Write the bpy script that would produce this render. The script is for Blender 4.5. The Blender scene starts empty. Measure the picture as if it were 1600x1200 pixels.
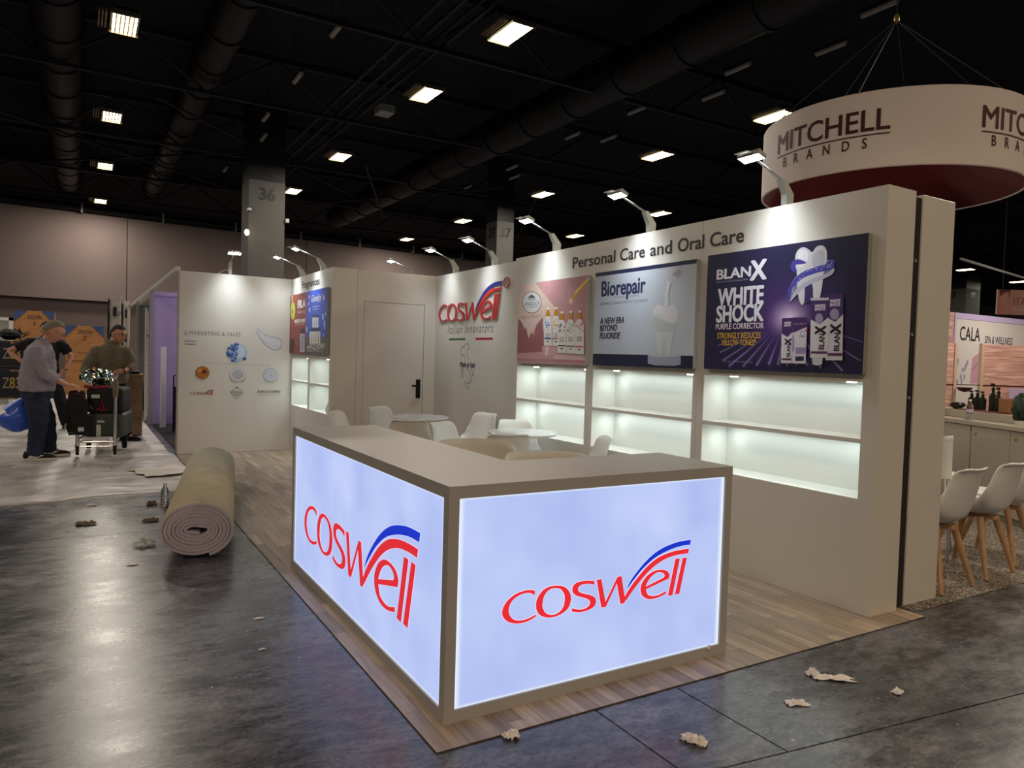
import bpy, bmesh, math, random
import numpy as np
from math import sin, cos, pi, radians
from mathutils import Vector, Matrix, geometry, noise

S = bpy.context.scene
COL = S.collection
random.seed(7)

# ------------------------------------------------------------------ camera, world, exposure
CAM_H = 1.415
fwd = Vector((0.51235, 0.85803, -0.03589))
YAW, PITCH, ROLL, FPX = radians(30.8471), radians(2.0567), radians(1.6829), 1129.615
fwd = Vector((sin(YAW)*cos(PITCH), cos(YAW)*cos(PITCH), -sin(PITCH)))
rt0 = Vector((cos(YAW), -sin(YAW), 0)); up0 = rt0.cross(fwd)
rt = cos(ROLL)*rt0 + sin(ROLL)*up0
up = -sin(ROLL)*rt0 + cos(ROLL)*up0
cd = bpy.data.cameras.new('camera'); cam = bpy.data.objects.new('camera', cd); COL.objects.link(cam)
m3 = Matrix((rt, up, -fwd)).transposed()
cam.matrix_world = Matrix.Translation((0, 0, CAM_H)) @ m3.to_4x4()
cd.sensor_width = 36; cd.lens = FPX*36/1600; cd.clip_end = 300; cd.clip_start = .05
S.camera = cam
w = bpy.data.worlds.new('world'); S.world = w; w.use_nodes = True
w.node_tree.nodes['Background'].inputs[0].default_value = (.86, .93, 1, 1)
w.node_tree.nodes['Background'].inputs[1].default_value = .06
S.view_settings.view_transform = 'Standard'; S.view_settings.look = 'None'
S.view_settings.exposure = 0.15; S.view_settings.gamma = 1.0; S.view_settings.use_curve_mapping = False
S.cycles.max_bounces = 8; S.cycles.diffuse_bounces = 4; S.cycles.sample_clamp_indirect = 4
S.cycles.transparent_max_bounces = 12; S.cycles.caustics_reflective = False; S.cycles.caustics_refractive = False

HALL, HALL2 = (1.0, .91, .78), (1.0, .76, .51)      # colour of the high bay lamps
COOL = (.90, 1.0, .97)      # colour of the arm lamps and shelf lamps
HALL_W, ARM_W, BAY_W, SPOT_W = 300, .50, 1.25, .11

def area(name, loc, size, watt, color, aim=(0, 0, -1), sy=None, spread=pi):
    l = bpy.data.lights.new(name, 'AREA'); l.energy = watt; l.color = color
    l.shape = 'RECTANGLE'; l.size = size; l.size_y = sy or size; l.spread = spread
    o = bpy.data.objects.new(name, l); COL.objects.link(o); o.location = loc
    o.rotation_euler = Vector(aim).to_track_quat('-Z', 'Y').to_euler(); return o

# rows of high bay lamps (the lamp bodies are built further down)
BAYS = [(.83, 19.6), (.83, 27.6), (.83, 35.2), (.83, 43.8),
        (8.57, 14.85), (8.57, 19.64), (8.57, 27.7), (8.57, 34.9),
        (18.1, 15.14), (18.15, 20.4), (18.25, 28.2), (18.3, 36.4), (18.3, 44.5),
        (25.3, 28.1), (25.9, 36.3), (56.6, 29.3), (66.9, 30.4)]
for i, (x, y) in enumerate(BAYS):
    area('bay_light', (x, y, 8.80), .5, HALL_W*(1 if y < 30 else .75)*(.8 if x < 1 else 1), HALL, sy=1.1)
for x, y, k in [(.83, -5, .55), (.83, -13, .8), (8.57, -4, .6), (8.57, -12, .8), (-7, 19, 1.1), (-7, 12, .7), (-6, -2, 1.2), (-7, -10, 1.0), (18.1, 6.5, 1), (18.1, -2, 1)]:
    area('bay_light', (x, y, 8.80), .5, HALL_W*k, HALL2 if y < 1 else HALL, sy=1.1)    # rows carried on beside and behind the camera; off-row left lamp is added fill

# ------------------------------------------------------------------ materials
def lin(c):
    if isinstance(c, str):
        c = tuple(int(c[i:i+2], 16) for i in (0, 2, 4))
    r = [v/255 for v in c[:3]]
    return tuple((v/12.92 if v <= .04045 else ((v+.055)/1.055)**2.4) for v in r) + (1,)
M = {}
def mat(name, col, rough=.5, metal=0, var=0, scale=4, bump=0, bscale=60, emit=None, es=1, rnd=0, alpha=1, trans=0, dark=.6, coat=0, ior=1.45, stretch=None):
    if name in M: return M[name]
    m = bpy.data.materials.new(name); m.use_nodes = True; nt = m.node_tree; N = nt.nodes; L = nt.links
    b = N['Principled BSDF']; c = lin(col) if not (isinstance(col, tuple) and max(col) <= 1) else tuple(col)+(1,)*(4-len(col))
    b.inputs['Base Color'].default_value = c; b.inputs['Roughness'].default_value = rough; b.inputs['Metallic'].default_value = metal
    b.inputs['Alpha'].default_value = alpha; b.inputs['Transmission Weight'].default_value = trans; b.inputs['IOR'].default_value = ior
    b.inputs['Coat Weight'].default_value = coat
    tc = N.new('ShaderNodeTexCoord'); src = tc.outputs['Object']
    if stretch:
        mp = N.new('ShaderNodeMapping'); mp.inputs['Scale'].default_value = stretch; L.new(src, mp.inputs[0]); src = mp.outputs[0]
    last = None
    if var:
        n = N.new('ShaderNodeTexNoise'); n.inputs['Scale'].default_value = scale; n.inputs['Detail'].default_value = 5
        L.new(src, n.inputs['Vector'])
        mx = N.new('ShaderNodeMix'); mx.data_type = 'RGBA'
        mx.inputs[6].default_value = tuple(v*dark for v in c[:3])+(1,); mx.inputs[7].default_value = c
        r = N.new('ShaderNodeMapRange'); r.inputs[1].default_value = .5-.25/var*.5 if var > .5 else .3; r.inputs[2].default_value = .7
        L.new(n.outputs[0], r.inputs[0]); L.new(r.outputs[0], mx.inputs[0]); last = mx.outputs[2]
    if rnd:
        oi = N.new('ShaderNodeObjectInfo'); hs = N.new('ShaderNodeHueSaturation'); r = N.new('ShaderNodeMapRange')
        r.inputs[3].default_value = 1-rnd; r.inputs[4].default_value = 1+rnd
        L.new(oi.outputs['Random'], r.inputs[0]); L.new(r.outputs[0], hs.inputs['Value'])
        if last: L.new(last, hs.inputs['Color'])
        else: hs.inputs['Color'].default_value = c
        last = hs.outputs[0]
    if last: L.new(last, b.inputs['Base Color'])
    if bump:
        n = N.new('ShaderNodeTexNoise'); n.inputs['Scale'].default_value = bscale; n.inputs['Detail'].default_value = 3
        bp = N.new('ShaderNodeBump'); bp.inputs['Strength'].default_value = bump; bp.inputs['Distance'].default_value = .01
        L.new(src, n.inputs['Vector']); L.new(n.outputs[0], bp.inputs['Height']); L.new(bp.outputs[0], b.inputs['Normal'])
    if emit:
        b.inputs['Emission Color'].default_value = lin(emit) if not (isinstance(emit, tuple) and max(emit) <= 1) else tuple(emit)+(1,)
        b.inputs['Emission Strength'].default_value = es
    M[name] = m; return m

mat('laminate', (212, 208, 200), .45, var=.3, scale=1.2, dark=.96, bump=.02, bscale=300)
mat('counter_laminate', (172, 169, 166), .42, var=.3, scale=2, dark=.95, bump=.02, bscale=300)
mat('shelf_white', (226, 228, 224), .4)
mat('seam_dark', (60, 58, 55), .8)
mat('black_metal', (12, 12, 13), .35, .3)
mat('chrome', (.72, .72, .74), .18, 1)
mat('brushed_alu', (.62, .62, .62), .35, 1, bump=.05)
mat('white_plastic', (222, 222, 218), .35)
mat('grey_plastic', (150, 152, 150), .4)
mat('white_table', (222, 226, 226), .18, coat=.3)
mat('beech', (196, 156, 116), .45, var=.4, scale=9, dark=.75, stretch=(6, 6, .8))
mat('lamp_grey', (165, 168, 164), .35, .3)
mat('lamp_on', (255, 255, 250), emit=(255, 255, 250), es=22)
mat('puck_on', (255, 255, 250), emit=(240, 255, 250), es=10)
mat('bay_tube', (255, 235, 190), emit=(255, 232, 176), es=9)
mat('bay_housing', (16, 15, 14), .6)
mat('louver', (120, 100, 78), .5)
mat('joint', (52, 50, 48), .9)
mat('bay_reflector', (150, 140, 120), .3, .7)
mat('soffit_black', (22, 22, 30), .9, var=.5, scale=.6, dark=.6)
mat('steel_black', (13, 13, 17), .6)
mat('duct_black', (8, 8, 11), .5, .2, var=.3, scale=.8)
mat('strip_tube', (168, 160, 150), .5)
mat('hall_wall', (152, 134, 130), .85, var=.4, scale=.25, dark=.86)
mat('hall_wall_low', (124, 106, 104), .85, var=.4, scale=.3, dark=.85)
mat('column_grey', (82, 80, 78), .8, var=.3, scale=.6, dark=.85)
mat('black_print', (22, 22, 26), .5)
mat('purple_wall', (186, 170, 214), .6)
mat('grey_wall', (160, 156, 152), .7)
mat('dark_carpet', (48, 48, 52), .95, var=.5, scale=40, bump=.3, bscale=300)
mat('ring_fabric', (243, 230, 224), .8, bump=.03, bscale=400)
mat('ring_red', (92, 20, 28), .8)
mat('maroon', (78, 22, 30), .6)
mat('wire', (44, 42, 40), .6)
mat('plywood', (158, 108, 62), .7, var=.6, scale=3, dark=.7, stretch=(1, 1, 5))
mat('crate_blue', (44, 66, 108), .7)
mat('dark_case', (26, 26, 40), .5, var=.3, scale=3)
mat('case_trim', (60, 60, 66), .4, .5)
mat('gold', (170, 140, 60), .4, .4)
mat('pallet', (150, 122, 88), .8, var=.5, scale=6)
mat('canvas', (170, 156, 130), .9, bump=.4, bscale=12)
mat('leaf', (30, 40, 26), .7)
mat('leaf_green', (34, 52, 34), .6, var=.4, scale=20)
mat('paper', (232, 226, 220), .8, bump=.3, bscale=60)
mat('kraft', (120, 104, 88), .9, bump=.4, bscale=60)
mat('blue_bag', (50, 90, 200), .35, bump=.5, bscale=14)
mat('backpack', (20, 20, 23), .85, bump=.3, bscale=120)
mat('suitcase_black', (18, 18, 22), .7, bump=.2, bscale=150)
mat('suitcase_green', (66, 72, 70), .5, var=.3, scale=4)
mat('red_webbing', (130, 30, 40), .7)
mat('label_white', (205, 205, 198), .6)
mat('rubber', (16, 16, 16), .8)
mat('skin', (196, 142, 116), .55, bump=.05, bscale=200)
mat('skin_lip', (160, 92, 82), .5)
mat('hair_grey', (140, 132, 120), .8, bump=.8, bscale=90, var=.5, scale=30)
mat('hair_dark', (38, 34, 34), .8, bump=.8, bscale=90, var=.5, scale=30)
mat('shirt_lilac', (150, 144, 158), .85, bump=.35, bscale=9, var=.4, scale=5, dark=.86)
mat('shirt_olive', (112, 104, 84), .85, bump=.35, bscale=9, var=.4, scale=5, dark=.85)
mat('shirt_black', (16, 16, 20), .85, bump=.3, bscale=9)
mat('jeans', (40, 50, 72), .9, bump=.4, bscale=11, var=.6, scale=5, dark=.65)
mat('trousers_black', (20, 20, 26), .9, bump=.4, bscale=11)
mat('shoe_black', (16, 16, 18), .6)
mat('shoe_white', (214, 212, 208), .6)
mat('eye_white', (210, 205, 200), .3)
mat('glasses', (24, 22, 22), .3, .3)
mat('pink_carpet', (196, 184, 186), .95, bump=.9, bscale=220, var=.5, scale=60, dark=.82)
mat('carpet_back', (196, 188, 166), .9, var=.5, scale=5, dark=.82)
mat('cabinet_grey', (168, 160, 146), .5)
mat('beige_wall', (196, 176, 152), .6)
mat('bottle_dark', (26, 30, 24), .25)
mat('tray', (110, 52, 44), .5)
mat('box_wood', (140, 92, 56), .6)
mat('lilac_edge', (186, 172, 208), .6)
mat('clear_pet', (235, 240, 240), .05, trans=.95, ior=1.2)
mat('film', (220, 222, 222), .12, alpha=.35, bump=.6, bscale=40)
mat('wrap_white', (188, 182, 172), .35, bump=.8, bscale=6, var=.6, scale=3, dark=.7)
mat('lime', (176, 196, 50), .6)

def noise_node(N, L, src, scale, detail=5, rough=.5):
    n = N.new('ShaderNodeTexNoise'); n.inputs['Scale'].default_value = scale; n.inputs['Detail'].default_value = detail
    n.inputs['Roughness'].default_value = rough; L.new(src, n.inputs['Vector']); return n.outputs[0]
def ramp(N, L, src, stops):
    r = N.new('ShaderNodeValToRGB'); e = r.color_ramp.elements
    while len(e) < len(stops): e.new(.5)
    for k, (p, c) in enumerate(stops): e[k].position = p; e[k].color = c
    L.new(src, r.inputs[0]); return r.outputs[0]

def concrete():
    m = bpy.data.materials.new('polished_concrete'); m.use_nodes = True; nt = m.node_tree; N = nt.nodes; L = nt.links
    b = N['Principled BSDF']; g = N.new('ShaderNodeNewGeometry').outputs['Position']
    mp = N.new('ShaderNodeMapping'); mp.inputs['Scale'].default_value = (1, 1, 1); L.new(g, mp.inputs[0]); src = mp.outputs[0]
    mp2 = N.new('ShaderNodeMapping'); mp2.inputs['Scale'].default_value = (.7, 1.5, 1); mp2.inputs['Rotation'].default_value = (0, 0, .5); L.new(g, mp2.inputs[0])
    a1 = noise_node(N, L, src, .9, 8, .62); a2 = noise_node(N, L, mp2.outputs[0], 3.5, 8, .7); a3 = noise_node(N, L, src, 45, 4, .6)
    c1 = ramp(N, L, a1, [(.36, (.064, .064, .074, 1)), (.5, (.108, .109, .125, 1)), (.64, (.165, .166, .186, 1))])
    a4 = noise_node(N, L, mp2.outputs[0], 14, 8, .75)
    c4 = ramp(N, L, a4, [(.38, (.55, .55, .55, 1)), (.5, (1, 1, 1, 1)), (.66, (1.35, 1.35, 1.35, 1))])
    c2 = ramp(N, L, a2, [(.36, (.42, .41, .42, 1)), (.52, (.9, .9, .9, 1)), (.68, (1.4, 1.37, 1.35, 1))])
    c3 = ramp(N, L, a3, [(.36, (.55, .55, .55, 1)), (.56, (1.08, 1.08, 1.08, 1))])
    x = N.new('ShaderNodeMix'); x.data_type = 'RGBA'; x.blend_type = 'MULTIPLY'; x.inputs[0].default_value = 1
    L.new(c1, x.inputs[6]); L.new(c2, x.inputs[7])
    y = N.new('ShaderNodeMix'); y.data_type = 'RGBA'; y.blend_type = 'MULTIPLY'; y.inputs[0].default_value = 1
    L.new(x.outputs[2], y.inputs[6]); L.new(c3, y.inputs[7])
    z = N.new('ShaderNodeMix'); z.data_type = 'RGBA'; z.blend_type = 'MULTIPLY'; z.inputs[0].default_value = 1
    L.new(y.outputs[2], z.inputs[6]); L.new(c4, z.inputs[7]); L.new(z.outputs[2], b.inputs['Base Color'])
    r = N.new('ShaderNodeMapRange'); r.inputs[1].default_value = .3; r.inputs[2].default_value = .72; r.inputs[3].default_value = .22; r.inputs[4].default_value = .34
    L.new(a2, r.inputs[0]); L.new(r.outputs[0], b.inputs['Roughness'])
    bp = N.new('ShaderNodeBump'); bp.inputs['Strength'].default_value = .035; bp.inputs['Distance'].default_value = .004
    L.new(a4, bp.inputs['Height']); L.new(bp.outputs[0], b.inputs['Normal'])
    b.inputs['Specular IOR Level'].default_value = .5
    M['concrete'] = m
concrete()

def plank_mat(name, island):
    m = bpy.data.materials.new(name); m.use_nodes = True; nt = m.node_tree; N = nt.nodes; L = nt.links
    b = N['Principled BSDF']; geo = N.new('ShaderNodeNewGeometry')
    rnd = geo.outputs['Random Per Island'] if island else N.new('ShaderNodeObjectInfo').outputs['Random']
    mp = N.new('ShaderNodeMapping'); mp.inputs['Scale'].default_value = (34, 2.2, 1); L.new(geo.outputs['Position'], mp.inputs[0])
    n = noise_node(N, L, mp.outputs[0], 1, 6, .6)
    base = ramp(N, L, rnd, [(0, (.21, .155, .115, 1)), (.3, (.36, .275, .195, 1)), (.55, (.29, .225, .18, 1)), (.8, (.46, .355, .25, 1)), (1, (.38, .30, .24, 1))])
    gr = ramp(N, L, n, [(.3, (.62, .58, .55, 1)), (.6, (1.1, 1.1, 1.1, 1))])
    x = N.new('ShaderNodeMix'); x.data_type = 'RGBA'; x.blend_type = 'MULTIPLY'; x.inputs[0].default_value = 1
    L.new(base, x.inputs[6]); L.new(gr, x.inputs[7]); L.new(x.outputs[2], b.inputs['Base Color'])
    b.inputs['Roughness'].default_value = .42
    bp = N.new('ShaderNodeBump'); bp.inputs['Strength'].default_value = .1; bp.inputs['Distance'].default_value = .004
    L.new(n, bp.inputs['Height']); L.new(bp.outputs[0], b.inputs['Normal'])
    M[name] = m
plank_mat('plank', False); plank_mat('plank_island', True)

def print_mat(name='print', rough=.45, glow=0):
    m = bpy.data.materials.new(name); m.use_nodes = True; nt = m.node_tree; N = nt.nodes; L = nt.links
    b = N['Principled BSDF']; a = N.new('ShaderNodeAttribute'); a.attribute_name = 'Col'
    L.new(a.outputs['Color'], b.inputs['Base Color']); b.inputs['Roughness'].default_value = rough
    if glow:
        L.new(a.outputs['Color'], b.inputs['Emission Color']); b.inputs['Emission Strength'].default_value = glow
        b.inputs['Base Color'].default_value = (0, 0, 0, 1)
    M[name] = m
print_mat(); print_mat('print_backlit', .4, .80)

# backlit panel: brighter towards the LED strips at its edges
def lightbox(name, w_, h_):
    m = bpy.data.materials.new(name); m.use_nodes = True; nt = m.node_tree; N = nt.nodes; L = nt.links
    b = N['Principled BSDF']; tc = N.new('ShaderNodeTexCoord'); sp = N.new('ShaderNodeSeparateXYZ'); L.new(tc.outputs['Object'], sp.inputs[0])
    def edge(sock, size, wid):
        a = N.new('ShaderNodeMath'); a.operation = 'SUBTRACT'; a.inputs[1].default_value = size/2; L.new(sock, a.inputs[0])
        c = N.new('ShaderNodeMath'); c.operation = 'ABSOLUTE'; L.new(a.outputs[0], c.inputs[0])
        r = N.new('ShaderNodeMapRange'); r.interpolation_type = 'SMOOTHERSTEP'; r.inputs[1].default_value = size/2-wid; r.inputs[2].default_value = size/2
        L.new(c.outputs[0], r.inputs[0]); return r.outputs[0]
    mx = N.new('ShaderNodeMath'); mx.operation = 'MAXIMUM'; L.new(edge(sp.outputs[0], w_, .04), mx.inputs[0]); L.new(edge(sp.outputs[1], h_, .018), mx.inputs[1])
    n = noise_node(N, L, tc.outputs['Object'], 2.2, 2)
    c0 = ramp(N, L, n, [(.3, lin((174, 191, 244))), (.7, lin((198, 212, 255)))])
    x = N.new('ShaderNodeMix'); x.data_type = 'RGBA'; x.inputs[7].default_value = (.86, .94, 1.05, 1)
    L.new(mx.outputs[0], x.inputs[0]); L.new(c0, x.inputs[6]); L.new(x.outputs[2], b.inputs['Emission Color'])
    b.inputs['Emission Strength'].default_value = .86; b.inputs['Base Color'].default_value = (.02, .02, .02, 1); b.inputs['Roughness'].default_value = .5
    M[name] = m

# iridescent foil
def foil():
    m = bpy.data.materials.new('foil'); m.use_nodes = True; nt = m.node_tree; N = nt.nodes; L = nt.links
    b = N['Principled BSDF']; b.inputs['Metallic'].default_value = 1; b.inputs['Roughness'].default_value = .12
    tc = N.new('ShaderNodeTexCoord'); n = noise_node(N, L, tc.outputs['Object'], 14, 2)
    c = ramp(N, L, n, [(.3, (.7, .45, .5, 1)), (.42, (.85, .75, .45, 1)), (.52, (.5, .8, .6, 1)), (.62, (.5, .6, .9, 1)), (.75, (.8, .8, .85, 1))])
    L.new(c, b.inputs['Base Color'])
    v = N.new('ShaderNodeTexVoronoi'); v.inputs['Scale'].default_value = 16; L.new(tc.outputs['Object'], v.inputs['Vector'])
    bp = N.new('ShaderNodeBump'); bp.inputs['Strength'].default_value = 1; bp.inputs['Distance'].default_value = .03
    L.new(v.outputs[0], bp.inputs['Height']); L.new(bp.outputs[0], b.inputs['Normal']); M['foil'] = m
foil()

def satin():
    m = bpy.data.materials.new('pink_satin'); m.use_nodes = True; nt = m.node_tree; N = nt.nodes; L = nt.links
    b = N['Principled BSDF']; tc = N.new('ShaderNodeTexCoord'); mp = N.new('ShaderNodeMapping'); mp.inputs['Scale'].default_value = (2, 2, 22)
    L.new(tc.outputs['Object'], mp.inputs[0]); n = noise_node(N, L, mp.outputs[0], 1.6, 3)
    L.new(ramp(N, L, n, [(.3, (.42, .24, .20, 1)), (.55, (.62, .38, .32, 1)), (.7, (.82, .58, .52, 1))]), b.inputs['Base Color'])
    b.inputs['Roughness'].default_value = .35; bp = N.new('ShaderNodeBump'); bp.inputs['Strength'].default_value = .6; bp.inputs['Distance'].default_value = .02
    L.new(n, bp.inputs['Height']); L.new(bp.outputs[0], b.inputs['Normal']); M['satin'] = m
satin()

def sheet_mat():
    m = bpy.data.materials.new('plastic_sheet'); m.use_nodes = True; nt = m.node_tree; N = nt.nodes; L = nt.links
    b = N['Principled BSDF']; g = N.new('ShaderNodeNewGeometry').outputs['Position']
    n = noise_node(N, L, g, 2.4, 6, .6)
    L.new(ramp(N, L, n, [(.35, (.34, .31, .30, 1)), (.55, (.50, .475, .46, 1)), (.72, (.64, .62, .60, 1))]), b.inputs['Base Color'])
    b.inputs['Roughness'].default_value = .38
    mp = N.new('ShaderNodeMapping'); mp.inputs['Scale'].default_value = (1.2, 3.2, 1); mp.inputs['Rotation'].default_value = (0, 0, .7); L.new(g, mp.inputs[0])
    bp = N.new('ShaderNodeBump'); bp.inputs['Strength'].default_value = .8; bp.inputs['Distance'].default_value = .02
    rn = N.new('ShaderNodeTexNoise'); rn.noise_type = 'RIDGED_MULTIFRACTAL'; rn.inputs['Scale'].default_value = 1.6; rn.inputs['Detail'].default_value = 5; rn.inputs['Distortion'].default_value = .6
    L.new(mp.outputs[0], rn.inputs['Vector']); L.new(rn.outputs[0], bp.inputs['Height']); L.new(bp.outputs[0], b.inputs['Normal']); M['sheet'] = m
sheet_mat()
def speckle():
    m = bpy.data.materials.new('speckled_carpet'); m.use_nodes = True; nt = m.node_tree; N = nt.nodes; L = nt.links
    b = N['Principled BSDF']; g = N.new('ShaderNodeNewGeometry').outputs['Position']
    n = noise_node(N, L, g, 70, 3, .7); 
    L.new(ramp(N, L, n, [(.42, (.07, .05, .035, 1)), (.5, (.17, .14, .11, 1)), (.6, (.42, .38, .33, 1))]), b.inputs['Base Color'])
    b.inputs['Roughness'].default_value = .95; bp = N.new('ShaderNodeBump'); bp.inputs['Strength'].default_value = .8; bp.inputs['Distance'].default_value = .01
    L.new(n, bp.inputs['Height']); L.new(bp.outputs[0], b.inputs['Normal']); M['speckle'] = m
speckle()

# ------------------------------------------------------------------ mesh helpers
class MB:
    def __init__(s): s.v = []; s.f = []
    def add(s, v, f):
        k = len(s.v); s.v += [tuple(p) for p in v]; s.f += [tuple(i+k for i in q) for q in f]; return s
    def box(s, x0, x1, y0, y1, z0, z1):
        v = [(x, y, z) for z in (z0, z1) for y in (y0, y1) for x in (x0, x1)]
        return s.add(v, [(0, 2, 3, 1), (4, 5, 7, 6), (0, 1, 5, 4), (2, 6, 7, 3), (0, 4, 6, 2), (1, 3, 7, 5)])
    def bbox(s, x0, x1, y0, y1, z0, z1, b=.004, seg=1):
        bm = bmesh.new(); bmesh.ops.create_cube(bm, size=1)
        for v in bm.verts: v.co = Vector(((x0+x1)/2+v.co.x*(x1-x0), (y0+y1)/2+v.co.y*(y1-y0), (z0+z1)/2+v.co.z*(z1-z0)))
        bmesh.ops.bevel(bm, geom=bm.edges[:], offset=b, segments=seg, affect='EDGES', profile=.5)
        bm.verts.index_update(); s.add([v.co[:] for v in bm.verts], [[v.index for v in f.verts] for f in bm.faces]); bm.free(); return s
    def tube(s, pts, r, n=10, cap=True):
        pts = [Vector(p) for p in pts]; R = r if isinstance(r, (list, tuple)) else [r]*len(pts); rings = []
        t0 = (pts[1]-pts[0]).normalized(); ref = Vector((0, 0, 1)) if abs(t0.z) < .9 else Vector((1, 0, 0)); a = t0.cross(ref).normalized()
        for i, p in enumerate(pts):
            t = (pts[min(i+1, len(pts)-1)]-pts[max(i-1, 0)]).normalized()
            a = (a - t*a.dot(t)).normalized(); b = t.cross(a)
            rings.append([p + R[i]*(cos(2*pi*k/n)*a+sin(2*pi*k/n)*b) for k in range(n)])
        v = [q for r_ in rings for q in r_]; f = []
        for i in range(len(pts)-1):
            for k in range(n): k2 = (k+1) % n; f.append((i*n+k, i*n+k2, (i+1)*n+k2, (i+1)*n+k))
        if cap: f.append(tuple(range(n))[::-1]); f.append(tuple((len(pts)-1)*n+k for k in range(n)))
        return s.add(v, f)
    def lathe(s, prof, n=24, c=(0, 0, 0), sx=1, sy=1):
        v = []; f = []
        for r, z in prof:
            for k in range(n): v.append((c[0]+r*cos(2*pi*k/n)*sx, c[1]+r*sin(2*pi*k/n)*sy, c[2]+z))
        for i in range(len(prof)-1):
            for k in range(n): k2 = (k+1) % n; f.append((i*n+k, i*n+k2, (i+1)*n+k2, (i+1)*n+k))
        f.append(tuple(range(n))[::-1]); f.append(tuple((len(prof)-1)*n+k for k in range(n)))
        return s.add(v, f)
    def grid(s, fn, nu, nv, closed_u=False):
        v = [fn(i/(nu-1) if not closed_u else i/nu, j/(nv-1)) for j in range(nv) for i in range(nu)]; f = []
        for j in range(nv-1):
            for i in range(nu if closed_u else nu-1):
                i2 = (i+1) % nu; f.append((j*nu+i, j*nu+i2, (j+1)*nu+i2, (j+1)*nu+i))
        return s.add(v, f)
    def prism(s, poly, axis, a, b):
        def P(u, w_, t): return {'x': (t, u, w_), 'y': (u, t, w_), 'z': (u, w_, t)}[axis]
        n = len(poly); v = [P(u, w_, a) for u, w_ in poly]+[P(u, w_, b) for u, w_ in poly]
        f = [tuple(range(n)), tuple(range(2*n-1, n-1, -1))]+[(i, i+n, (i+1) % n+n, (i+1) % n) for i in range(n)]
        return s.add(v, f)
    def blob(s, c, r, n=(16, 10), fn=None):
        def g(u, v_):
            th = 2*pi*u; ph = pi*v_; d = Vector((sin(ph)*cos(th), sin(ph)*sin(th), cos(ph)))
            k = fn(d) if fn else 1
            return (c[0]+r[0]*d.x*k, c[1]+r[1]*d.y*k, c[2]+r[2]*d.z*k)
        return s.grid(g, n[0], n[1], True)
    def xf(s, mtx):
        s.v = [tuple(mtx @ Vector(p)) for p in s.v]; return s
    def mesh(s, name, m, smooth=None):
        me = bpy.data.meshes.new(name); me.from_pydata(s.v, [], s.f)
        if m is not None: me.materials.append(M[m] if isinstance(m, str) else m)
        bm = bmesh.new(); bm.from_mesh(me); bmesh.ops.recalc_face_normals(bm, faces=bm.faces); bm.to_mesh(me); bm.free()
        if smooth is not None:
            me.shade_smooth(); me.set_sharp_from_angle(angle=radians(smooth))
        return me
def link(o, parent=None):
    COL.objects.link(o)
    if parent is not None: o.parent = parent
    return o
def part(name, mb, m, parent, smooth=35, label=None, kind=None, solid=0, off=0):
    me = mb.mesh(name, m, smooth) if isinstance(mb, MB) else mb
    o = link(bpy.data.objects.new(name, me), parent)
    if solid:
        d = o.modifiers.new('thickness', 'SOLIDIFY'); d.thickness = solid; d.offset = off
    if label: o['label'] = label
    if kind: o['kind'] = kind
    return o
def tag(o, label=None, cat=None, group=None, kind=None):
    if label: o['label'] = label
    if cat: o['category'] = cat
    if group: o['group'] = group
    if kind: o['kind'] = kind
    return o
def thing(name, label, cat, loc=(0, 0, 0), rz=0, group=None):
    o = bpy.data.objects.new(name, None); COL.objects.link(o); o.location = loc; o.rotation_euler = (0, 0, rz); o.empty_display_size = .1
    return tag(o, label, cat, group)
def single(name, mb, m, label, cat, loc=(0, 0, 0), rz=0, group=None, smooth=35, solid=0):
    o = part(name, mb, m, None, smooth, solid=solid); o.location = loc; o.rotation_euler = (0, 0, rz); return tag(o, label, cat, group)
def struct(name, mb, m, smooth=35, label=None):
    o = part(name, mb, m, None, smooth); o['kind'] = 'structure'
    if label: o['label'] = label
    return o
def dup(o, loc=None, rz=None, label=None, group=None, parent=None):
    c = o.copy(); COL.objects.link(c); c.parent = parent
    if loc is not None: c.location = loc
    if rz is not None: c.rotation_euler = (0, 0, rz)
    if label: c['label'] = label
    if group: c['group'] = group
    for ch in list(o.children): dup(ch, parent=c)
    return c

# ------------------------------------------------------------------ flat print
_tc = {}
def text_geo(s, bold=0, shear=0, space=1.0):
    k = (s, bold, shear, space)
    if k in _tc: return _tc[k]
    cu = bpy.data.curves.new('t', 'FONT'); cu.body = s; cu.shear = shear; cu.space_character = space; cu.resolution_u = 3
    o = bpy.data.objects.new('t', cu); COL.objects.link(o)
    me = bpy.data.meshes.new_from_object(o.evaluated_get(bpy.context.evaluated_depsgraph_get()))
    v = [tuple(p.co) for p in me.vertices]; f = [tuple(p.vertices) for p in me.polygons]
    bpy.data.objects.remove(o); bpy.data.curves.remove(cu); bpy.data.meshes.remove(me)
    if bold:      # heavier strokes: the same flat letter struck several times around its place
        v0, f0 = v, f; v, f = [], []
        for i in range(8):
            dx, dy = bold*1.25*cos(i*pi/4), bold*.8*sin(i*pi/4); n_ = len(v); v = v+[(p[0]+dx, p[1]+dy, (i+1)*2e-5) for p in v0]; f = f+[tuple(q+n_ for q in g_) for g_ in f0]
    _tc[k] = (v, f); return v, f
CAPH = max(p[1] for p in text_geo('H')[0])
def smooth_loop(pts, sub=5):
    n = len(pts); out = []
    for i in range(n):
        a, b = pts[i], pts[(i+1) % n]; ca = len(a) > 2 and a[2]; cb = len(b) > 2 and b[2]
        out.append((a[0], a[1]))
        if ca and cb: continue
        p0 = a if ca else pts[i-1]; p3 = b if cb else pts[(i+2) % n]
        for k in range(1, sub):
            t = k/sub; q = []
            for d in (0, 1):
                q.append(.5*((2*a[d])+(-p0[d]+b[d])*t+(2*p0[d]-5*a[d]+4*b[d]-p3[d])*t*t+(-p0[d]+3*a[d]-3*b[d]+p3[d])*t**3))
            out.append(tuple(q))
    return out
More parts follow.
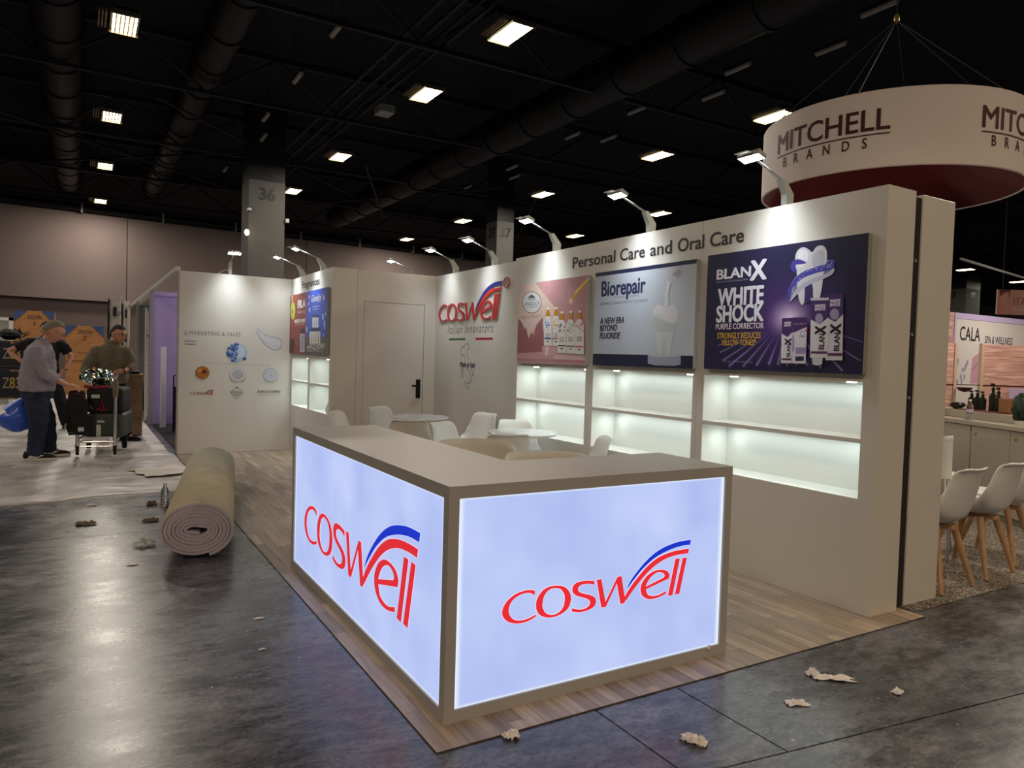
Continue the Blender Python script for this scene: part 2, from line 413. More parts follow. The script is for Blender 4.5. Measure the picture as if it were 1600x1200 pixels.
class Art:
    """coloured flat shapes on a surface; local x = right, y = up, z = out of the surface"""
    def __init__(s, quad=None, w=1, h=1, step=4e-5):
        s.v = []; s.f = []; s.c = []; s.z = step; s.step = step; s.w = w; s.h = h; s.H = None
        if quad:   # artwork measured on a skewed view: four corners TL TR BR BL -> the rectangle w x h
            A = []; B = []
            for (x, y), (u, v) in zip(quad, [(0, h), (w, h), (w, 0), (0, 0)]):
                A.append([x, y, 1, 0, 0, 0, -u*x, -u*y]); B.append(u); A.append([0, 0, 0, x, y, 1, -v*x, -v*y]); B.append(v)
            s.H = np.linalg.solve(np.array(A, float), np.array(B, float))
    def m(s, p):
        if s.H is None: return (p[0], p[1])
        h = s.H; d = h[6]*p[0]+h[7]*p[1]+1
        return ((h[0]*p[0]+h[1]*p[1]+h[2])/d, (h[3]*p[0]+h[4]*p[1]+h[5])/d)
    def raw(s, v, f, col, z=None):
        if z is None: z = s.z; s.z += s.step
        k = len(s.v); s.v += [(p[0], p[1], z+(p[2] if len(p) > 2 else 0)) for p in v]; s.f += [tuple(i+k for i in q) for q in f]
        s.c += [c for c in col] if isinstance(col, list) else [lin(col)]*len(v)
        return s
    def loops(s, loops, col, mapped=True, z=None):
        L_ = [[Vector((*s.m(p), 0)) if mapped else Vector((p[0], p[1], 0)) for p in l] for l in loops]
        tri = geometry.tessellate_polygon(L_); v = [p for l in L_ for p in l]
        return s.raw([(p.x, p.y) for p in v], tri, col, z)
    def poly(s, pts, col, smooth=False, **k):
        return s.loops([smooth_loop(pts) if smooth else pts], col, **k)
    def ell(s, c, rx, ry, col, n=28, hole=0, **k):
        a = [[(c[0]+rx*cos(2*pi*i/n), c[1]+ry*sin(2*pi*i/n)) for i in range(n)]]
        if hole: a.append([(c[0]+rx*hole*cos(2*pi*i/n), c[1]+ry*hole*sin(2*pi*i/n)) for i in range(n)])
        return s.loops(a, col, **k)
    def line(s, pts, wd, col, **k):
        P = [Vector(s.m(p)) for p in pts]; a = []; b = []; v = []; f = []
        for p, q in zip(P[:-1], P[1:]):
            t = (q-p).normalized(); n = Vector((-t.y, t.x))*wd/2; e = t*wd*.35; k = len(v)
            v += [tuple(p+n-e), tuple(q+n+e), tuple(q-n+e), tuple(p-n-e)]; f.append((k, k+1, k+2, k+3))
        return s.raw(v, f, col)
        for i, p in enumerate(P):
            t = (P[min(i+1, len(P)-1)]-P[max(i-1, 0)]).normalized(); n = Vector((-t.y, t.x))*wd/2; a.append(p+n); b.append(p-n)
        return s.loops([[tuple(q) for q in a+b[::-1]]], col, mapped=False, **k)
    def field(s, fn, nx=24, ny=24, x0=0, y0=0, x1=None, y1=None):
        x1 = s.w if x1 is None else x1; y1 = s.h if y1 is None else y1
        v = []; c = []; f = []
        for j in range(ny+1):
            for i in range(nx+1):
                a, b = i/nx, j/ny; v.append((x0+(x1-x0)*a, y0+(y1-y0)*b)); c.append(lin(fn(a, b)))
        for j in range(ny):
            for i in range(nx): q = j*(nx+1)+i; f.append((q, q+1, q+nx+2, q+nx+1))
        return s.raw(v, f, c)
    def text(s, t, x0, x1, base, cap, col, bold=0, shear=0, space=1.0, up=None):
        """metres: left, right, baseline, cap height"""
        v, f = text_geo(t, bold, shear, space); lo = min(p[0] for p in v); hi = max(p[0] for p in v)
        if up: pts = [(base-p[1]*cap/CAPH*1.0, x0+(p[0]-lo)/(hi-lo)*(x1-x0), p[2]) for p in v]
        else: pts = [(x0+(p[0]-lo)/(hi-lo)*(x1-x0), base+p[1]*cap/CAPH, p[2]) for p in v]
        s.raw(pts, f, col); s.z += 1.8e-4 if bold else 0
        return s
    def ctext(s, t, bl, br, tl, col, **k):
        """baseline left, baseline right and cap top measured in the artwork's own view"""
        a, b, c = s.m(bl), s.m(br), s.m(tl); return s.text(t, a[0], b[0], (a[1]+b[1])/2, abs(c[1]-a[1]), col, **k)
    def build(s, name, parent, origin, right, upv, mt='print', label=None):
        me = bpy.data.meshes.new(name); me.from_pydata(s.v, [], s.f); me.materials.append(M[mt])
        at = me.color_attributes.new('Col', 'FLOAT_COLOR', 'POINT'); at.data.foreach_set('color', np.array(s.c, 'f').ravel())
        o = link(bpy.data.objects.new(name, me), parent); r = Vector(right); u = Vector(upv); n = r.cross(u)
        o.matrix_local = Matrix.Translation(origin) @ Matrix((r, u, n)).transposed().to_4x4()
        if label: o['label'] = label
        return o
LOGO = {
 'c': [[(0.1506,0.1270,1), (0.1266,0.1331,0), (0.0987,0.1338,0), (0.0592,0.1258,0), (0.0236,0.1058,0), (0.0053,0.0825,0), (0.0000,0.0624,0), (0.0048,0.0434,0), (0.0204,0.0252,0), (0.0449,0.0122,0), (0.0756,0.0050,0), (0.1094,0.0053,0), (0.1403,0.0125,0), (0.1620,0.0219,1), (0.1555,0.0283,1), (0.1369,0.0221,0), (0.1121,0.0171,0), (0.0844,0.0163,0), (0.0597,0.0224,0), (0.0410,0.0376,0), (0.0313,0.0575,0), (0.0324,0.0783,0), (0.0449,0.1000,0), (0.0687,0.1149,0), (0.0991,0.1221,0), (0.1271,0.1202,0), (0.1501,0.1073,1)]],
 'o': [[(0.1572,0.0672,0), (0.1625,0.0932,0), (0.1837,0.1196,0), (0.2152,0.1325,0), (0.2540,0.1336,0), (0.2904,0.1242,0), (0.3156,0.1053,0), (0.3287,0.0797,0), (0.3284,0.0521,0), (0.3141,0.0267,0), (0.2849,0.0110,0), (0.2492,0.0041,0), (0.2135,0.0071,0), (0.1810,0.0204,0), (0.1625,0.0422,0)], [(0.1891,0.0596,0), (0.1925,0.0887,0), (0.2064,0.1110,0), (0.2285,0.1225,0), (0.2544,0.1221,0), (0.2776,0.1134,0), (0.2936,0.0930,0), (0.2978,0.0705,0), (0.2935,0.0437,0), (0.2791,0.0250,0), (0.2552,0.0151,0), (0.2293,0.0154,0), (0.2063,0.0272,0), (0.1928,0.0455,0)]],
 's': [[(0.4482,0.1259,1), (0.4489,0.1090,1), (0.4257,0.1161,0), (0.4015,0.1194,0), (0.3777,0.1171,0), (0.3646,0.1050,0), (0.3720,0.0901,0), (0.3963,0.0794,0), (0.4277,0.0692,0), (0.4525,0.0561,0), (0.4617,0.0378,0), (0.4541,0.0180,0), (0.4268,0.0064,0), (0.3926,0.0028,0), (0.3619,0.0054,0), (0.3353,0.0129,1), (0.3361,0.0272,1), (0.3648,0.0172,0), (0.3955,0.0141,0), (0.4193,0.0216,0), (0.4291,0.0353,0), (0.4216,0.0494,0), (0.3970,0.0614,0), (0.3625,0.0737,0), (0.3418,0.0872,0), (0.3344,0.1037,0), (0.3404,0.1222,0), (0.3635,0.1329,0), (0.4009,0.1334,0), (0.4251,0.1302,0)]],
 'w': [[(0.4599,0.1294,1), (0.4859,0.1294,1), (0.5115,0.0275,1), (0.5725,0.1276,1), (0.5957,0.1280,1), (0.6168,0.0349,1), (0.6462,0.0713,0), (0.6892,0.1122,0), (0.7405,0.1526,0), (0.8009,0.1838,0), (0.8712,0.1996,0), (0.9354,0.2044,0), (0.9897,0.2039,1), (0.9858,0.1823,1), (0.9284,0.1828,0), (0.8644,0.1764,0), (0.8022,0.1569,0), (0.7494,0.1279,0), (0.6979,0.0876,0), (0.6548,0.0468,0), (0.6299,0.0213,0), (0.6122,0.0048,1), (0.5939,0.0053,1), (0.5701,0.0992,1), (0.5146,0.0042,1), (0.4897,0.0057,1)]],
 'b': [[(0.6224,0.0584,1), (0.6450,0.0977,0), (0.6879,0.1416,0), (0.7465,0.1873,0), (0.8147,0.2209,0), (0.8932,0.2393,0), (0.9497,0.2442,0), (1.0000,0.2444,1), (0.9954,0.2216,1), (0.9346,0.2209,0), (0.8627,0.2096,0), (0.7852,0.1857,0), (0.7179,0.1466,0), (0.6671,0.1034,0), (0.6386,0.0753,0)]],
 'e': [[(0.8708,0.0799,1), (0.8745,0.0999,0), (0.8553,0.1186,0), (0.8193,0.1273,0), (0.7765,0.1256,0), (0.7388,0.1086,0), (0.7133,0.0826,0), (0.7046,0.0573,0), (0.7120,0.0298,0), (0.7358,0.0104,0), (0.7670,0.0011,0), (0.8097,0.0019,0), (0.8581,0.0129,1), (0.8543,0.0255,1), (0.8170,0.0146,0), (0.7819,0.0138,0), (0.7504,0.0243,0), (0.7377,0.0497,1)], [(0.7356,0.0624,1), (0.7476,0.0838,0), (0.7697,0.1046,0), (0.8002,0.1166,0), (0.8279,0.1131,0), (0.8443,0.1008,0), (0.8416,0.0897,1)]],
 'l': [[(0.9065,0.1665,1), (0.9350,0.1656,1), (0.8972,0.0000,1), (0.8691,0.0017,1)]],
 'm': [[(0.9521,0.1654,1), (0.9785,0.1641,1), (0.9394,0.0000,1), (0.9108,0.0017,1)]],
}
def logo_shapes(art, x, y, wd, red, blue, grow=None, asp=1.0):
    for k, ls in LOGO.items():
        L_ = [[(x+wd*p[0], y+wd*asp*p[1]) for p in smooth_loop(l, 4)] for l in ls]
        art.loops(L_, blue if k == 'b' else red, mapped=False)
def loop_offset(l, d):
    n = len(l); area2 = sum(l[i][0]*l[(i+1) % n][1]-l[(i+1) % n][0]*l[i][1] for i in range(n)); sg = 1 if area2 > 0 else -1; out = []
    for i in range(n):
        a = Vector(l[i-1]); b = Vector(l[i]); c = Vector(l[(i+1) % n])
        if (c-b).length < 1e-7 or (b-a).length < 1e-7: out.append(tuple(b)); continue
        n1 = Vector(((b-a).y, -(b-a).x)).normalized(); n2 = Vector(((c-b).y, -(c-b).x)).normalized(); nn = (n1+n2)
        if nn.length < .2: nn = n1
        out.append(tuple(b+sg*nn.normalized()*d))
    return out
# ================================================================== the hall
WY = lambda x: 46 + (x+3.6)*.085          # the far wall runs very slightly askew
fl = struct('floor', MB().box(-60, 130, -14, 90, -.2, -.012), 'joint', label='polished dark grey concrete hall floor with saw cut joints')
def slab(poly): 
    part('slab', MB().prism(poly, 'z', -.012, 0), 'concrete', fl, None)
g = .004
XC = [-16.2, -10.2, -4.2, 1.8, 7.8, 13.8, 19.8, 25.8, 31.8, 37.8]; YC = [-14, -5.8, .2, 6.17, 12.1, 18, 24, 30, 36, 42]
for i in range(len(XC)-1):
    for j in range(len(YC)-1):
        x0, x1, y0, y1 = XC[i]+g, XC[i+1]-g, YC[j]+g, YC[j+1]-g
        if XC[i] == 1.8 and j == 2:
            s_ = lambda x: 1.735-.128*(x-1.945)
            slab([(x0, y0), (x1, y0), (x1, s_(x1)-g), (x0, s_(x0)-g)])
            slab([(x0, s_(x0)+g), (2.236, s_(2.236)+g), (2.236, y1), (x0, y1)])
            slab([(2.244, s_(2.244)+g), (x1, s_(x1)+g), (x1, y1), (2.244, y1)])
        else: slab([(x0, y0), (x1, y0), (x1, y1), (x0, y1)])
slab([(-60, -14), (-16.2, -14), (-16.2, 42), (-60, 42)]); slab([(-60, 42), (130, 42), (130, 90), (-60, 90)]); slab([(37.8, -14), (130, -14), (130, 42), (37.8, 42)])
struct('ceiling', MB().box(-60, 130, -14, 90, 11.2, 11.4), 'soffit_black', label='unlit black painted hall roof deck')
wb = MB()
wb.add([(-60, WY(-60)+.4, 0), (130, WY(130)+.4, 0), (130, WY(130)+.4, 11.2), (-60, WY(-60)+.4, 11.2), (-60, WY(-60)+.7, 0), (130, WY(130)+.7, 0), (130, WY(130)+.7, 11.2), (-60, WY(-60)+.7, 11.2)],
       [(0, 1, 2, 3), (5, 4, 7, 6), (0, 4, 5, 1), (3, 2, 6, 7), (0, 3, 7, 4), (1, 5, 6, 2)])
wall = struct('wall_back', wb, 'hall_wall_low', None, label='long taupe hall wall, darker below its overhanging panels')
for k in range(18):
    x0, x1 = -59.6+10.3*k+.02, -49.3+10.3*k-.02
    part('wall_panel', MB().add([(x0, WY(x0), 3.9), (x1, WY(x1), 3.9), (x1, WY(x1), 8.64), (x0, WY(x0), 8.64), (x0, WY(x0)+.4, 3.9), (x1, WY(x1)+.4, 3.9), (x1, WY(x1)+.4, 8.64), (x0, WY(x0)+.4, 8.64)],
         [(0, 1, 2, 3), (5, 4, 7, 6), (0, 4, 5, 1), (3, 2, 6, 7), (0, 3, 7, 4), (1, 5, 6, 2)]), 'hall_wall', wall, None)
pp = thing('overhead_pipe', 'black pipe running along the top edge of the taupe back wall', 'pipe', (0, 0, 0))
part('pipe_run', MB().tube([(x, WY(x)-.3, 8.86) for x in range(-40, 121, 20)], .19, 10), 'duct_black', pp)
part('pipe_run', MB().tube([(x, WY(x)-.5, 9.15) for x in range(-40, 121, 20)], .08, 8), 'duct_black', pp)
for x in range(-16, 60, 4): part('pipe_bracket', MB().box(x-.05, x+.05, WY(x)-.52, WY(x), 8.6, 9.1), 'lamp_grey', pp, None)

def column(x0, x1, y, z1, num, both, label, w2=None):
    t = thing('column', label, 'column', ((x0+x1)/2, y, 0))
    h = (x1-x0)/2; part('shaft', MB().bbox(-h, h, 0, 2*h if w2 is None else w2, 0, z1, .01), 'column_grey', t)
    part('upper_shaft', MB().box(-h+.01, h-.01, .01, (2*h if w2 is None else w2)-.01, z1, 11.2), 'steel_black', t, None)
    for side in ([0, 1] if both else [0]):
        a = Art(w=2*h); a.text(num, -.32, .32, z1-.75, .45, (6, 6, 6), bold=.035)
        if side == 0: a.build('number', t, (0, -.006, 0), (1, 0, 0), (0, 0, 1))
        else: a.build('number', t, (-h-.006, h, 0), (0, -1, 0), (0, 0, 1))
    return t
c36 = column(5.62, 7.02, 30, 8.15, '36', False, 'grey square column numbered 36 rising behind the white wall with product circles')
part('junction_box', MB().bbox(-.75, -.6, -.1, .1, 6.9, 7.0), 'lamp_grey', c36)
part('junction_box', MB().bbox(.72, .86, -.1, .1, 6.6, 6.75), 'lamp_grey', c36)
part('lamp_head', MB().blob((-.8, -.3, 6.0), (.09, .09, .12), (10, 8)), 'bay_tube', c36)
column(17.4, 18.36, 31, 8.1, '27', True, 'square column numbered 27 behind the raised red and blue logo wall', w2=1.1)
column(62.0, 64.2, 32, 8.2, '07', True, 'farthest grey column numbered 07 above the spa and wellness wall')

# high bay lamps
def bay(x, y, label, group, proto=None):
    if proto: return dup(proto, (x, y, 9.0), label=label, group=group)
    t = thing('high_bay_lamp', label, 'ceiling lamp', (x, y, 9.0), 0, group)
    part('housing', MB().add([(-.30, -.62, 0), (.30, -.62, 0), (.30, .62, 0), (-.30, .62, 0), (-.2, -.56, .14), (.2, -.56, .14), (.2, .56, .14), (-.2, .56, .14)],
         [(0, 1, 2, 3), (4, 7, 6, 5), (0, 4, 5, 1), (1, 5, 6, 2), (2, 6, 7, 3), (3, 7, 4, 0)]), 'bay_housing', t, None)
    for k in range(6):
        xx = -.225+.09*k
        part('tube', MB().tube([(xx, -.56, -.03), (xx, .56, -.03)], .026, 8), 'bay_tube', t)
    for sx in (-1, 1): part('end_plate', MB().box(-.31, .31, sx*.6-.015, sx*.6+.015, -.06, .05), 'bay_reflector', t, None)
    for k in range(3): part('side_louver', MB().box(-.40-.07*k, -.37-.07*k, -.5, .5, -.02, .05), 'louver', t, None)
    part('hanger', MB().tube([(0, -.4, .14), (0, -.4, 2.21)], .008, 6).tube([(0, .4, .14), (0, .4, 2.21)], .008, 6), 'wire', t)
    return t
GR = 'high bay lamps under the black roof'
lab = {0: 'nearest high bay lamp of the left row, brightest at top left', 1: 'second high bay lamp of the left row', 2: 'third high bay lamp of the left row above the back wall', 3: 'farthest small high bay lamp of the left row by the overhead pipe',
 4: 'nearest high bay lamp of the middle row, at top centre', 5: 'second high bay lamp of the middle row above the closet', 6: 'third high bay lamp of the middle row beyond the cross braces', 7: 'farthest high bay lamp of the middle row beside the column numbered 36',
 8: 'high bay lamp just left of the round hanging sign', 9: 'high bay lamp down left of the round sign, second of its row', 10: 'high bay lamp of the right row, above the rose poster', 11: 'high bay lamp left of the column numbered 27', 12: 'farthest high bay lamp of the right row above the closet',
 13: 'small high bay lamp directly above the large toothpaste headline', 14: 'small high bay lamp just above the headline wall, by its first words', 15: 'tiny far high bay lamp right of the round sign, above column 07', 16: 'tiny far high bay lamp cut by the right edge'}
pr0 = None
for i, (x, y) in enumerate(BAYS):
    o = bay(x, y, lab[i], GR, pr0); pr0 = pr0 or o
# pale unlit strip lights
SL = [(5.45, 18.2), (5.45, 22.0), (5.45, 26.3), (5.9, 28.8), (5.52, 34.9), (15.35, 10.1), (16.3, 12.0), (15.38, 14.2), (16.33, 16.0), (15.32, 18.3), (16.45, 21.2), (15.69, 26.8), (16.6, 28.1), (15.8, 31.2), (15.2, 21.7)]
SLAB = ['unlit strip light nearest of the row left of the middle lamps', 'second unlit strip light of the row left of the middle lamps', 'third unlit strip light of the row left of the middle lamps', 'fourth unlit strip light of the left row, slightly offset', 'farthest unlit strip light above the back wall',
 'unlit strip light beside the top hook of the round sign', 'unlit strip light left below the hook of the round sign', 'unlit strip light between two bright lamps left of the round sign', 'unlit strip light further down, left of the round sign', 'unlit strip light above the lamp over the middle poster',
 'short unlit strip light over the headline wall', 'faint strip light above the third bright lamp of the right row', 'faint strip light beside its twin above the closet corner', 'farthest faint strip light over the raised logo wall', 'boxed unlit strip light below the round duct']
s0 = None
for i, (x, y) in enumerate(SL):
    if s0 is None:
        s0 = thing('strip_light', SLAB[0], 'strip light', (x, y, 9.5), 0, 'unlit strip lights under the roof')
        part('diffuser', MB().tube([(0, -.42, 0), (0, .42, 0)], .065, 8), 'strip_tube', s0); part('tray', MB().box(-.07, .07, -.5, .5, .05, .12), 'steel_black', s0, None); part('hanger', MB().tube([(0, -.4, .12), (0, -.4, 1.71)], .008, 5).tube([(0, .4, .12), (0, .4, 1.71)], .008, 5), 'steel_black', s0)
    else: dup(s0, (x, y, 9.5), label=SLAB[i])
# speaker box under the cable run
single('speaker_box', MB().bbox(-.25, .25, -.3, .3, -.12, .12).tube([(0, 0, .12), (0, 0, 1.81)], .01, 5), 'lamp_grey', 'small pale box on the cable run between two middle lamps', 'box', (8.5, 22.9, 9.4))
# ducts
def duct(x, y0, y1, z, r, label):
    t = thing('round_duct', label, 'duct', (x, 0, z))
    part('pipe_run', MB().tube([(0, y0, 0), (0, y1, 0)], r, 20), 'duct_black', t)
    for k in range(int((y1-y0)/2.5)): part('collar', MB().tube([(0, y0+1+2.5*k, 0), (0, y0+1.12+2.5*k, 0)], r+.04, 20), 'duct_black', t)
duct(13.4, 8, 44, 9.7, .62, 'large round black duct slanting above the three posters')
duct(-.6, 12, 45, 10.0, .6, 'round black duct nearest the left edge of the roof')
duct(3.3, 10, 45, 10.1, .5, 'round black duct between the left and middle lamp rows')
# trusses across the hall
def truss(y, label):
    t = thing('roof_truss', label, 'truss', (0, y, 0))
    part('chord', MB().box(-25, 75, -.08, .08, 10.75, 10.95), 'steel_black', t, None); part('chord', MB().box(-25, 75, -.06, .06, 9.3, 9.42), 'steel_black', t, None)
    x = -24.0; k = 0
    while x < 50:
        part('web_brace', MB().tube([(x, 0, 9.36 if k % 2 else 10.8), (x+2.1, 0, 10.8 if k % 2 else 9.36)], .045, 6), 'steel_black', t); x += 2.1; k += 1
for i, y in enumerate((17.5, 24.5, 31.5, 38.5, 45)):
    truss(y, ['nearest black roof truss crossing the hall', 'second black roof truss crossing the hall', 'third black roof truss, above the numbered columns', 'fourth black roof truss toward the back wall', 'last black roof truss beside the back wall'][i])
# diagonal braces and cable runs
t = thing('cable_run', 'thin dark cable trays running beside the middle lamp row', 'cable tray', (0, 0, 0))
for x, z in ((7.1, 9.6), (7.45, 9.5), (7.9, 9.6), (8.05, 9.45)): part('tray', MB().box(x-.05, x+.05, 8, 45, z, z+.06), 'steel_black', t, None)
t = thing('roof_bracing', 'thin black diagonal rods bracing the far roof', 'brace', (0, 0, 0))
for a, b in (((10.0, 29, 9.2), (14.5, 39, 9.2)), ((10.0, 39, 9.2), (16.5, 29, 9.2)), ((-3, 30, 9.3), (6.2, 38, 9.3)), ((-2, 38, 9.3), (6.2, 30, 9.3)), ((2, 26, 9.4), (12, 36, 9.3)), ((19, 30, 9.2), (25, 42, 9.2))):
    part('rod', MB().tube([a, b], .05, 6), 'steel_black', t)

# ================================================================== the booth floor
X0, X1, Y0, Y1 = 1.095, 4.165, 2.281, 10.50
bf = struct('booth_floor', MB().box(X0, X1, Y0, Y1, .0005, .004), 'seam_dark', None, label='wood look strip flooring of the white booth')
PW, PL = .0667, .46
strips = []
i = 0; x = X0+.001
while x < X1-.01:
    y = Y0+.001 - random.random()*PL; x1 = min(x+PW, X1-.001)
    while y < Y1-.01:
        l = PL*random.choice((.7, 1, 1, 1.3)); a, b = max(y, Y0+.001), min(y+l, Y1-.001)
        if b-a > .02: strips.append((x, x1, a, b))
        y += l
    x += PW
def hidden(px, py):      # behind or under the L-shaped counter as seen from the front
    if 1.2 < px < 2.7 and 2.44 < py: 
        # line of sight over the worktop meets the floor only far behind
        return py < 8.4 or px > 2.6
    return False
strips.sort(key=lambda s: (hidden((s[0]+s[1])/2, (s[2]+s[3])/2), math.hypot((s[0]+s[1])/2, (s[2]+s[3])/2)))
near, rest = strips[:298], strips[298:]
def strip_mb(mb, s, z): return mb.box(s[0]+.0006, s[1]-.0006, s[2]+.0008, s[3]-.0008, .004, z)
for s in near: part('floor_strip', strip_mb(MB(), s, .0062+random.random()*.0003), 'plank', bf, None)
mb = MB()
for s in rest: strip_mb(mb, s, .0062+random.random()*.0003)
part('floor_strips', mb, 'plank_island', bf, None, kind='stuff')

# ================================================================== the L-shaped counter
ct = thing('reception_counter', 'L-shaped white reception counter with two glowing blue-white logo panels', 'counter', (1.196, 2.439, .0063))
cz = .917
# local coords: x right, y away
part('body', MB().prism([(0, 0), (1.52, 0), (1.52, .50), (.524, .50), (.524, 2.33), (0, 2.33)], 'z', 0, .05)
     .prism([(.022, .022), (1.50, .022), (1.50, .498), (.522, .498), (.522, 2.31), (.022, 2.31)], 'z', .0501, .8679)
     .box(0, .045, 0, .045, .0501, .8679).box(0, .524, 2.285, 2.33, .0501, .8679).box(1.475, 1.52, 0, .50, .0501, .8679), 'counter_laminate', ct, None)
bm = MB().prism([(0, 0), (1.521, 0), (1.521, .52), (.555, .52), (.555, 2.335), (0, 2.335)], 'z', .868, cz)
part('worktop', bm, 'counter_laminate', ct, None)
def lb(name, w_, h_, M4):
    lightbox(name, w_, h_)
    o = part('light_panel', MB().box(0, w_, 0, h_, 0, .006), name, ct, None, label='backlit acrylic panel with the red and blue logo'); o.matrix_local = M4; return o
mR = Matrix(((1, 0, 0, .044), (0, 0, -1, .016), (0, 1, 0, .046), (0, 0, 0, 1)))
mL = Matrix(((0, 0, -1, .016), (-1, 0, 0, 2.289), (0, 1, 0, .046), (0, 0, 0, 1)))
pR = lb('lightbox_right', 1.434, .825, mR); pL = lb('lightbox_left', 2.245, .825, mL)
RED, BLUE = (214, 40, 52), (20, 48, 196)
for pnl, ox, oz, wd in ((pR, 1.447-1.196-.044, .339-.052, 1.018), (pL, (2.439+2.289)-4.493, .25-.052, 1.775)):
    a = Art()
    for k, ls in LOGO.items():
        a.loops([loop_offset([(ox+wd*p[0], oz+wd*p[1]) for p in smooth_loop(l, 4)], .0018*(1 if i == 0 else -1)) for i, l in enumerate(ls)], (222, 232, 255), mapped=False)
    a.z += .0004; logo_shapes(a, ox, oz, wd, RED, BLUE); a.build('logo', pnl, (0, 0, .0062), (1, 0, 0), (0, 1, 0), 'print_backlit')
part('cable_grommet', MB().lathe([(.012, 0), (.012, .006), (.008, .008)], 12).xf(Matrix.Translation((1.40, -.002, .05)) @ Matrix.Rotation(pi/2, 4, 'X')), 'white_plastic', ct)

# ================================================================== shelf wall
XS, XB = 3.844, 4.111
H = 2.44
def puck(parent, x, y, z):
    part('spot_lamp', MB().lathe([(.028, 0), (.028, -.008), (.020, -.010)], 14, (x, y, z)), 'puck_on', parent)
def shelf_unit(y0, y1, oy0, oy1, label, name='display_shelf_unit'):
    """tall cabinet on the right: y0 near end, y1 far end, opening oy0..oy1"""
    L = y1-y0; a, b = oy0-y0, oy1-y0; D = XB-XS
    t = thing(name, label, 'display unit', (XS, y0, .0063), 0, 'tall white display units of the headline wall')
    h = H-.0063
    part('cabinet_body', MB().box(0, D, .0015, L-.0015, 1.33, h).box(0, D, .0015, L-.0015, 0, .655).box(0, D, .0015, a, .655, 1.33).box(0, D, b, L-.0015, .655, 1.33).box(D-.014, D, a, b, .655, 1.33), 'laminate', t, None)
    part('inner_lining', MB().box(D-.016, D-.0142, a+.001, b-.001, .656, 1.329).box(.004, D-.016, a+.0002, a+.0015, .656, 1.329).box(.004, D-.016, b-.0015, b-.0002, .656, 1.329).box(.004, D-.016, a+.002, b-.002, .6552, .6575), 'shelf_white', t, None)
    part('shelf', MB().bbox(.0, D-.017, a+.002, b-.002, .978, 1.004, .0015), 'laminate', t, None)
    for z in (1.329, .977):
        for yy in (a+.16, b-.16): puck(t, D*.5, yy, z)
    ws = (XS+D*.5)
    for z in (1.318, .966):
        area('shelf_light', (ws, (oy0+oy1)/2, z), .16, BAY_W, COOL, sy=(b-a)*.85)
        area('spot_light', (ws+.03, oy1-.14, z), .03, SPOT_W, COOL, (0, .35, -1), spread=2.2)
    return t
u3 = shelf_unit(2.42, 3.8165, 2.522, 3.752, 'nearest white display unit with empty lit shelves under the navy tooth poster')
u2 = shelf_unit(3.8165, 5.124, 3.859, 5.063, 'middle white display unit with empty lit shelves under the pale tooth poster')
u1 = shelf_unit(5.124, 6.43, 5.168, 6.345, 'farthest white display unit with empty lit shelves under the rose poster')
# headline, cut across the fascia boards
hl = thing('headline_lettering', 'dark headline lettering Personal Care and Oral Care along the top fascia', 'lettering', (XS-.003, 5.418, 2.247))
for wd_, a_, b_ in (('Personal', 0, .615), ('Care', .675, .985), ('and', 1.045, 1.29), ('Oral', 1.352, 1.62), ('Care', 1.675, 1.985)):
    hd = Art(); hd.text(wd_, a_, b_, 0, .096, (38, 38, 42), bold=.014); hd.build('headline_word', hl, (0, 0, 0), (0, -1, 0), (0, 0, 1))

def poster_frame(name, label, w_, h_, yl, z0, xf, thick=.036, group=None):
    t = thing(name, label, 'poster', (xf, yl, z0), 0, group)
    part('board', MB().bbox(.001, thick, -w_, 0, 0, h_, .002), 'lamp_grey', t, None); return t
UPV, RGT = (0, 0, 1), (0, -1, 0)
# ---- poster 1: rose cosmetics
W1, H1 = 1.168, .788
t = poster_frame('poster', 'rose pink poster of five slim bottles and a golden dropper', W1, H1, 6.29, 1.370, 3.806, group='product posters on the headline wall')
a = Art([(82, 152), (925, 38), (888, 1118), (50, 1095)], W1, H1)
def rose(u, v):
    k = max(0, min(1, (.55-u)*1.6)); d = 1-.30*max(0, .5-v)*1.2
    return tuple(int(q*d) for q in (186-10*u+18*k*v, 138-6*v+28*k*v, 136+24*k*v))
a.field(rose, 24, 20)
a.poly([(82, 152), (280, 128), (520, 430), (520, 560), (380, 700), (300, 620), (200, 840), (70, 560)], (204, 180, 168))
a.poly([(68, 560), (110, 600), (150, 690), (165, 660), (195, 800), (235, 720), (262, 790), (290, 640), (370, 540), (380, 960), (55, 980)], (142, 88, 92))
a.poly([(58, 985), (350, 960), (890, 985), (888, 1118), (50, 1095)], (186, 142, 142)); a.poly([(54, 1040), (880, 1060), (888, 1100), (52, 1075)], (170, 120, 126))
for dx, s_ in ((420, 1), (600, .65), (715, .8)):
    a.ell((dx, 190 if dx == 420 else 260), 42*s_, 75*s_, (196, 142, 146), hole=.8)
a.poly([(500, 985), (875, 990), (875, 1060), (500, 1045)], (200, 168, 166)); a.poly([(360, 895), (560, 900), (552, 1000), (365, 1010)], (190, 150, 150)); a.poly([(400, 900), (450, 900), (420, 1008), (395, 1008)], (214, 186, 180))
a.poly([(930, 50), (925, 120), (790, 280), (730, 345), (712, 320), (760, 250)], (190, 150, 60)); a.poly([(925, 62), (926, 90), (770, 262), (752, 246)], (226, 200, 120)); a.ell((712, 350), 20, 34, (224, 190, 150))
a.ell((236, 365), 120, 132, (92, 60, 58)); a.ell((236, 365), 113, 125, (206, 206, 206))
a.poly([(195, 300), (236, 270), (276, 298), (276, 308), (195, 310)], (60, 66, 84)); 
for k in range(5): a.poly([(200+k*17, 312), (208+k*17, 312), (208+k*17, 338), (200+k*17, 340)], (60, 66, 84))
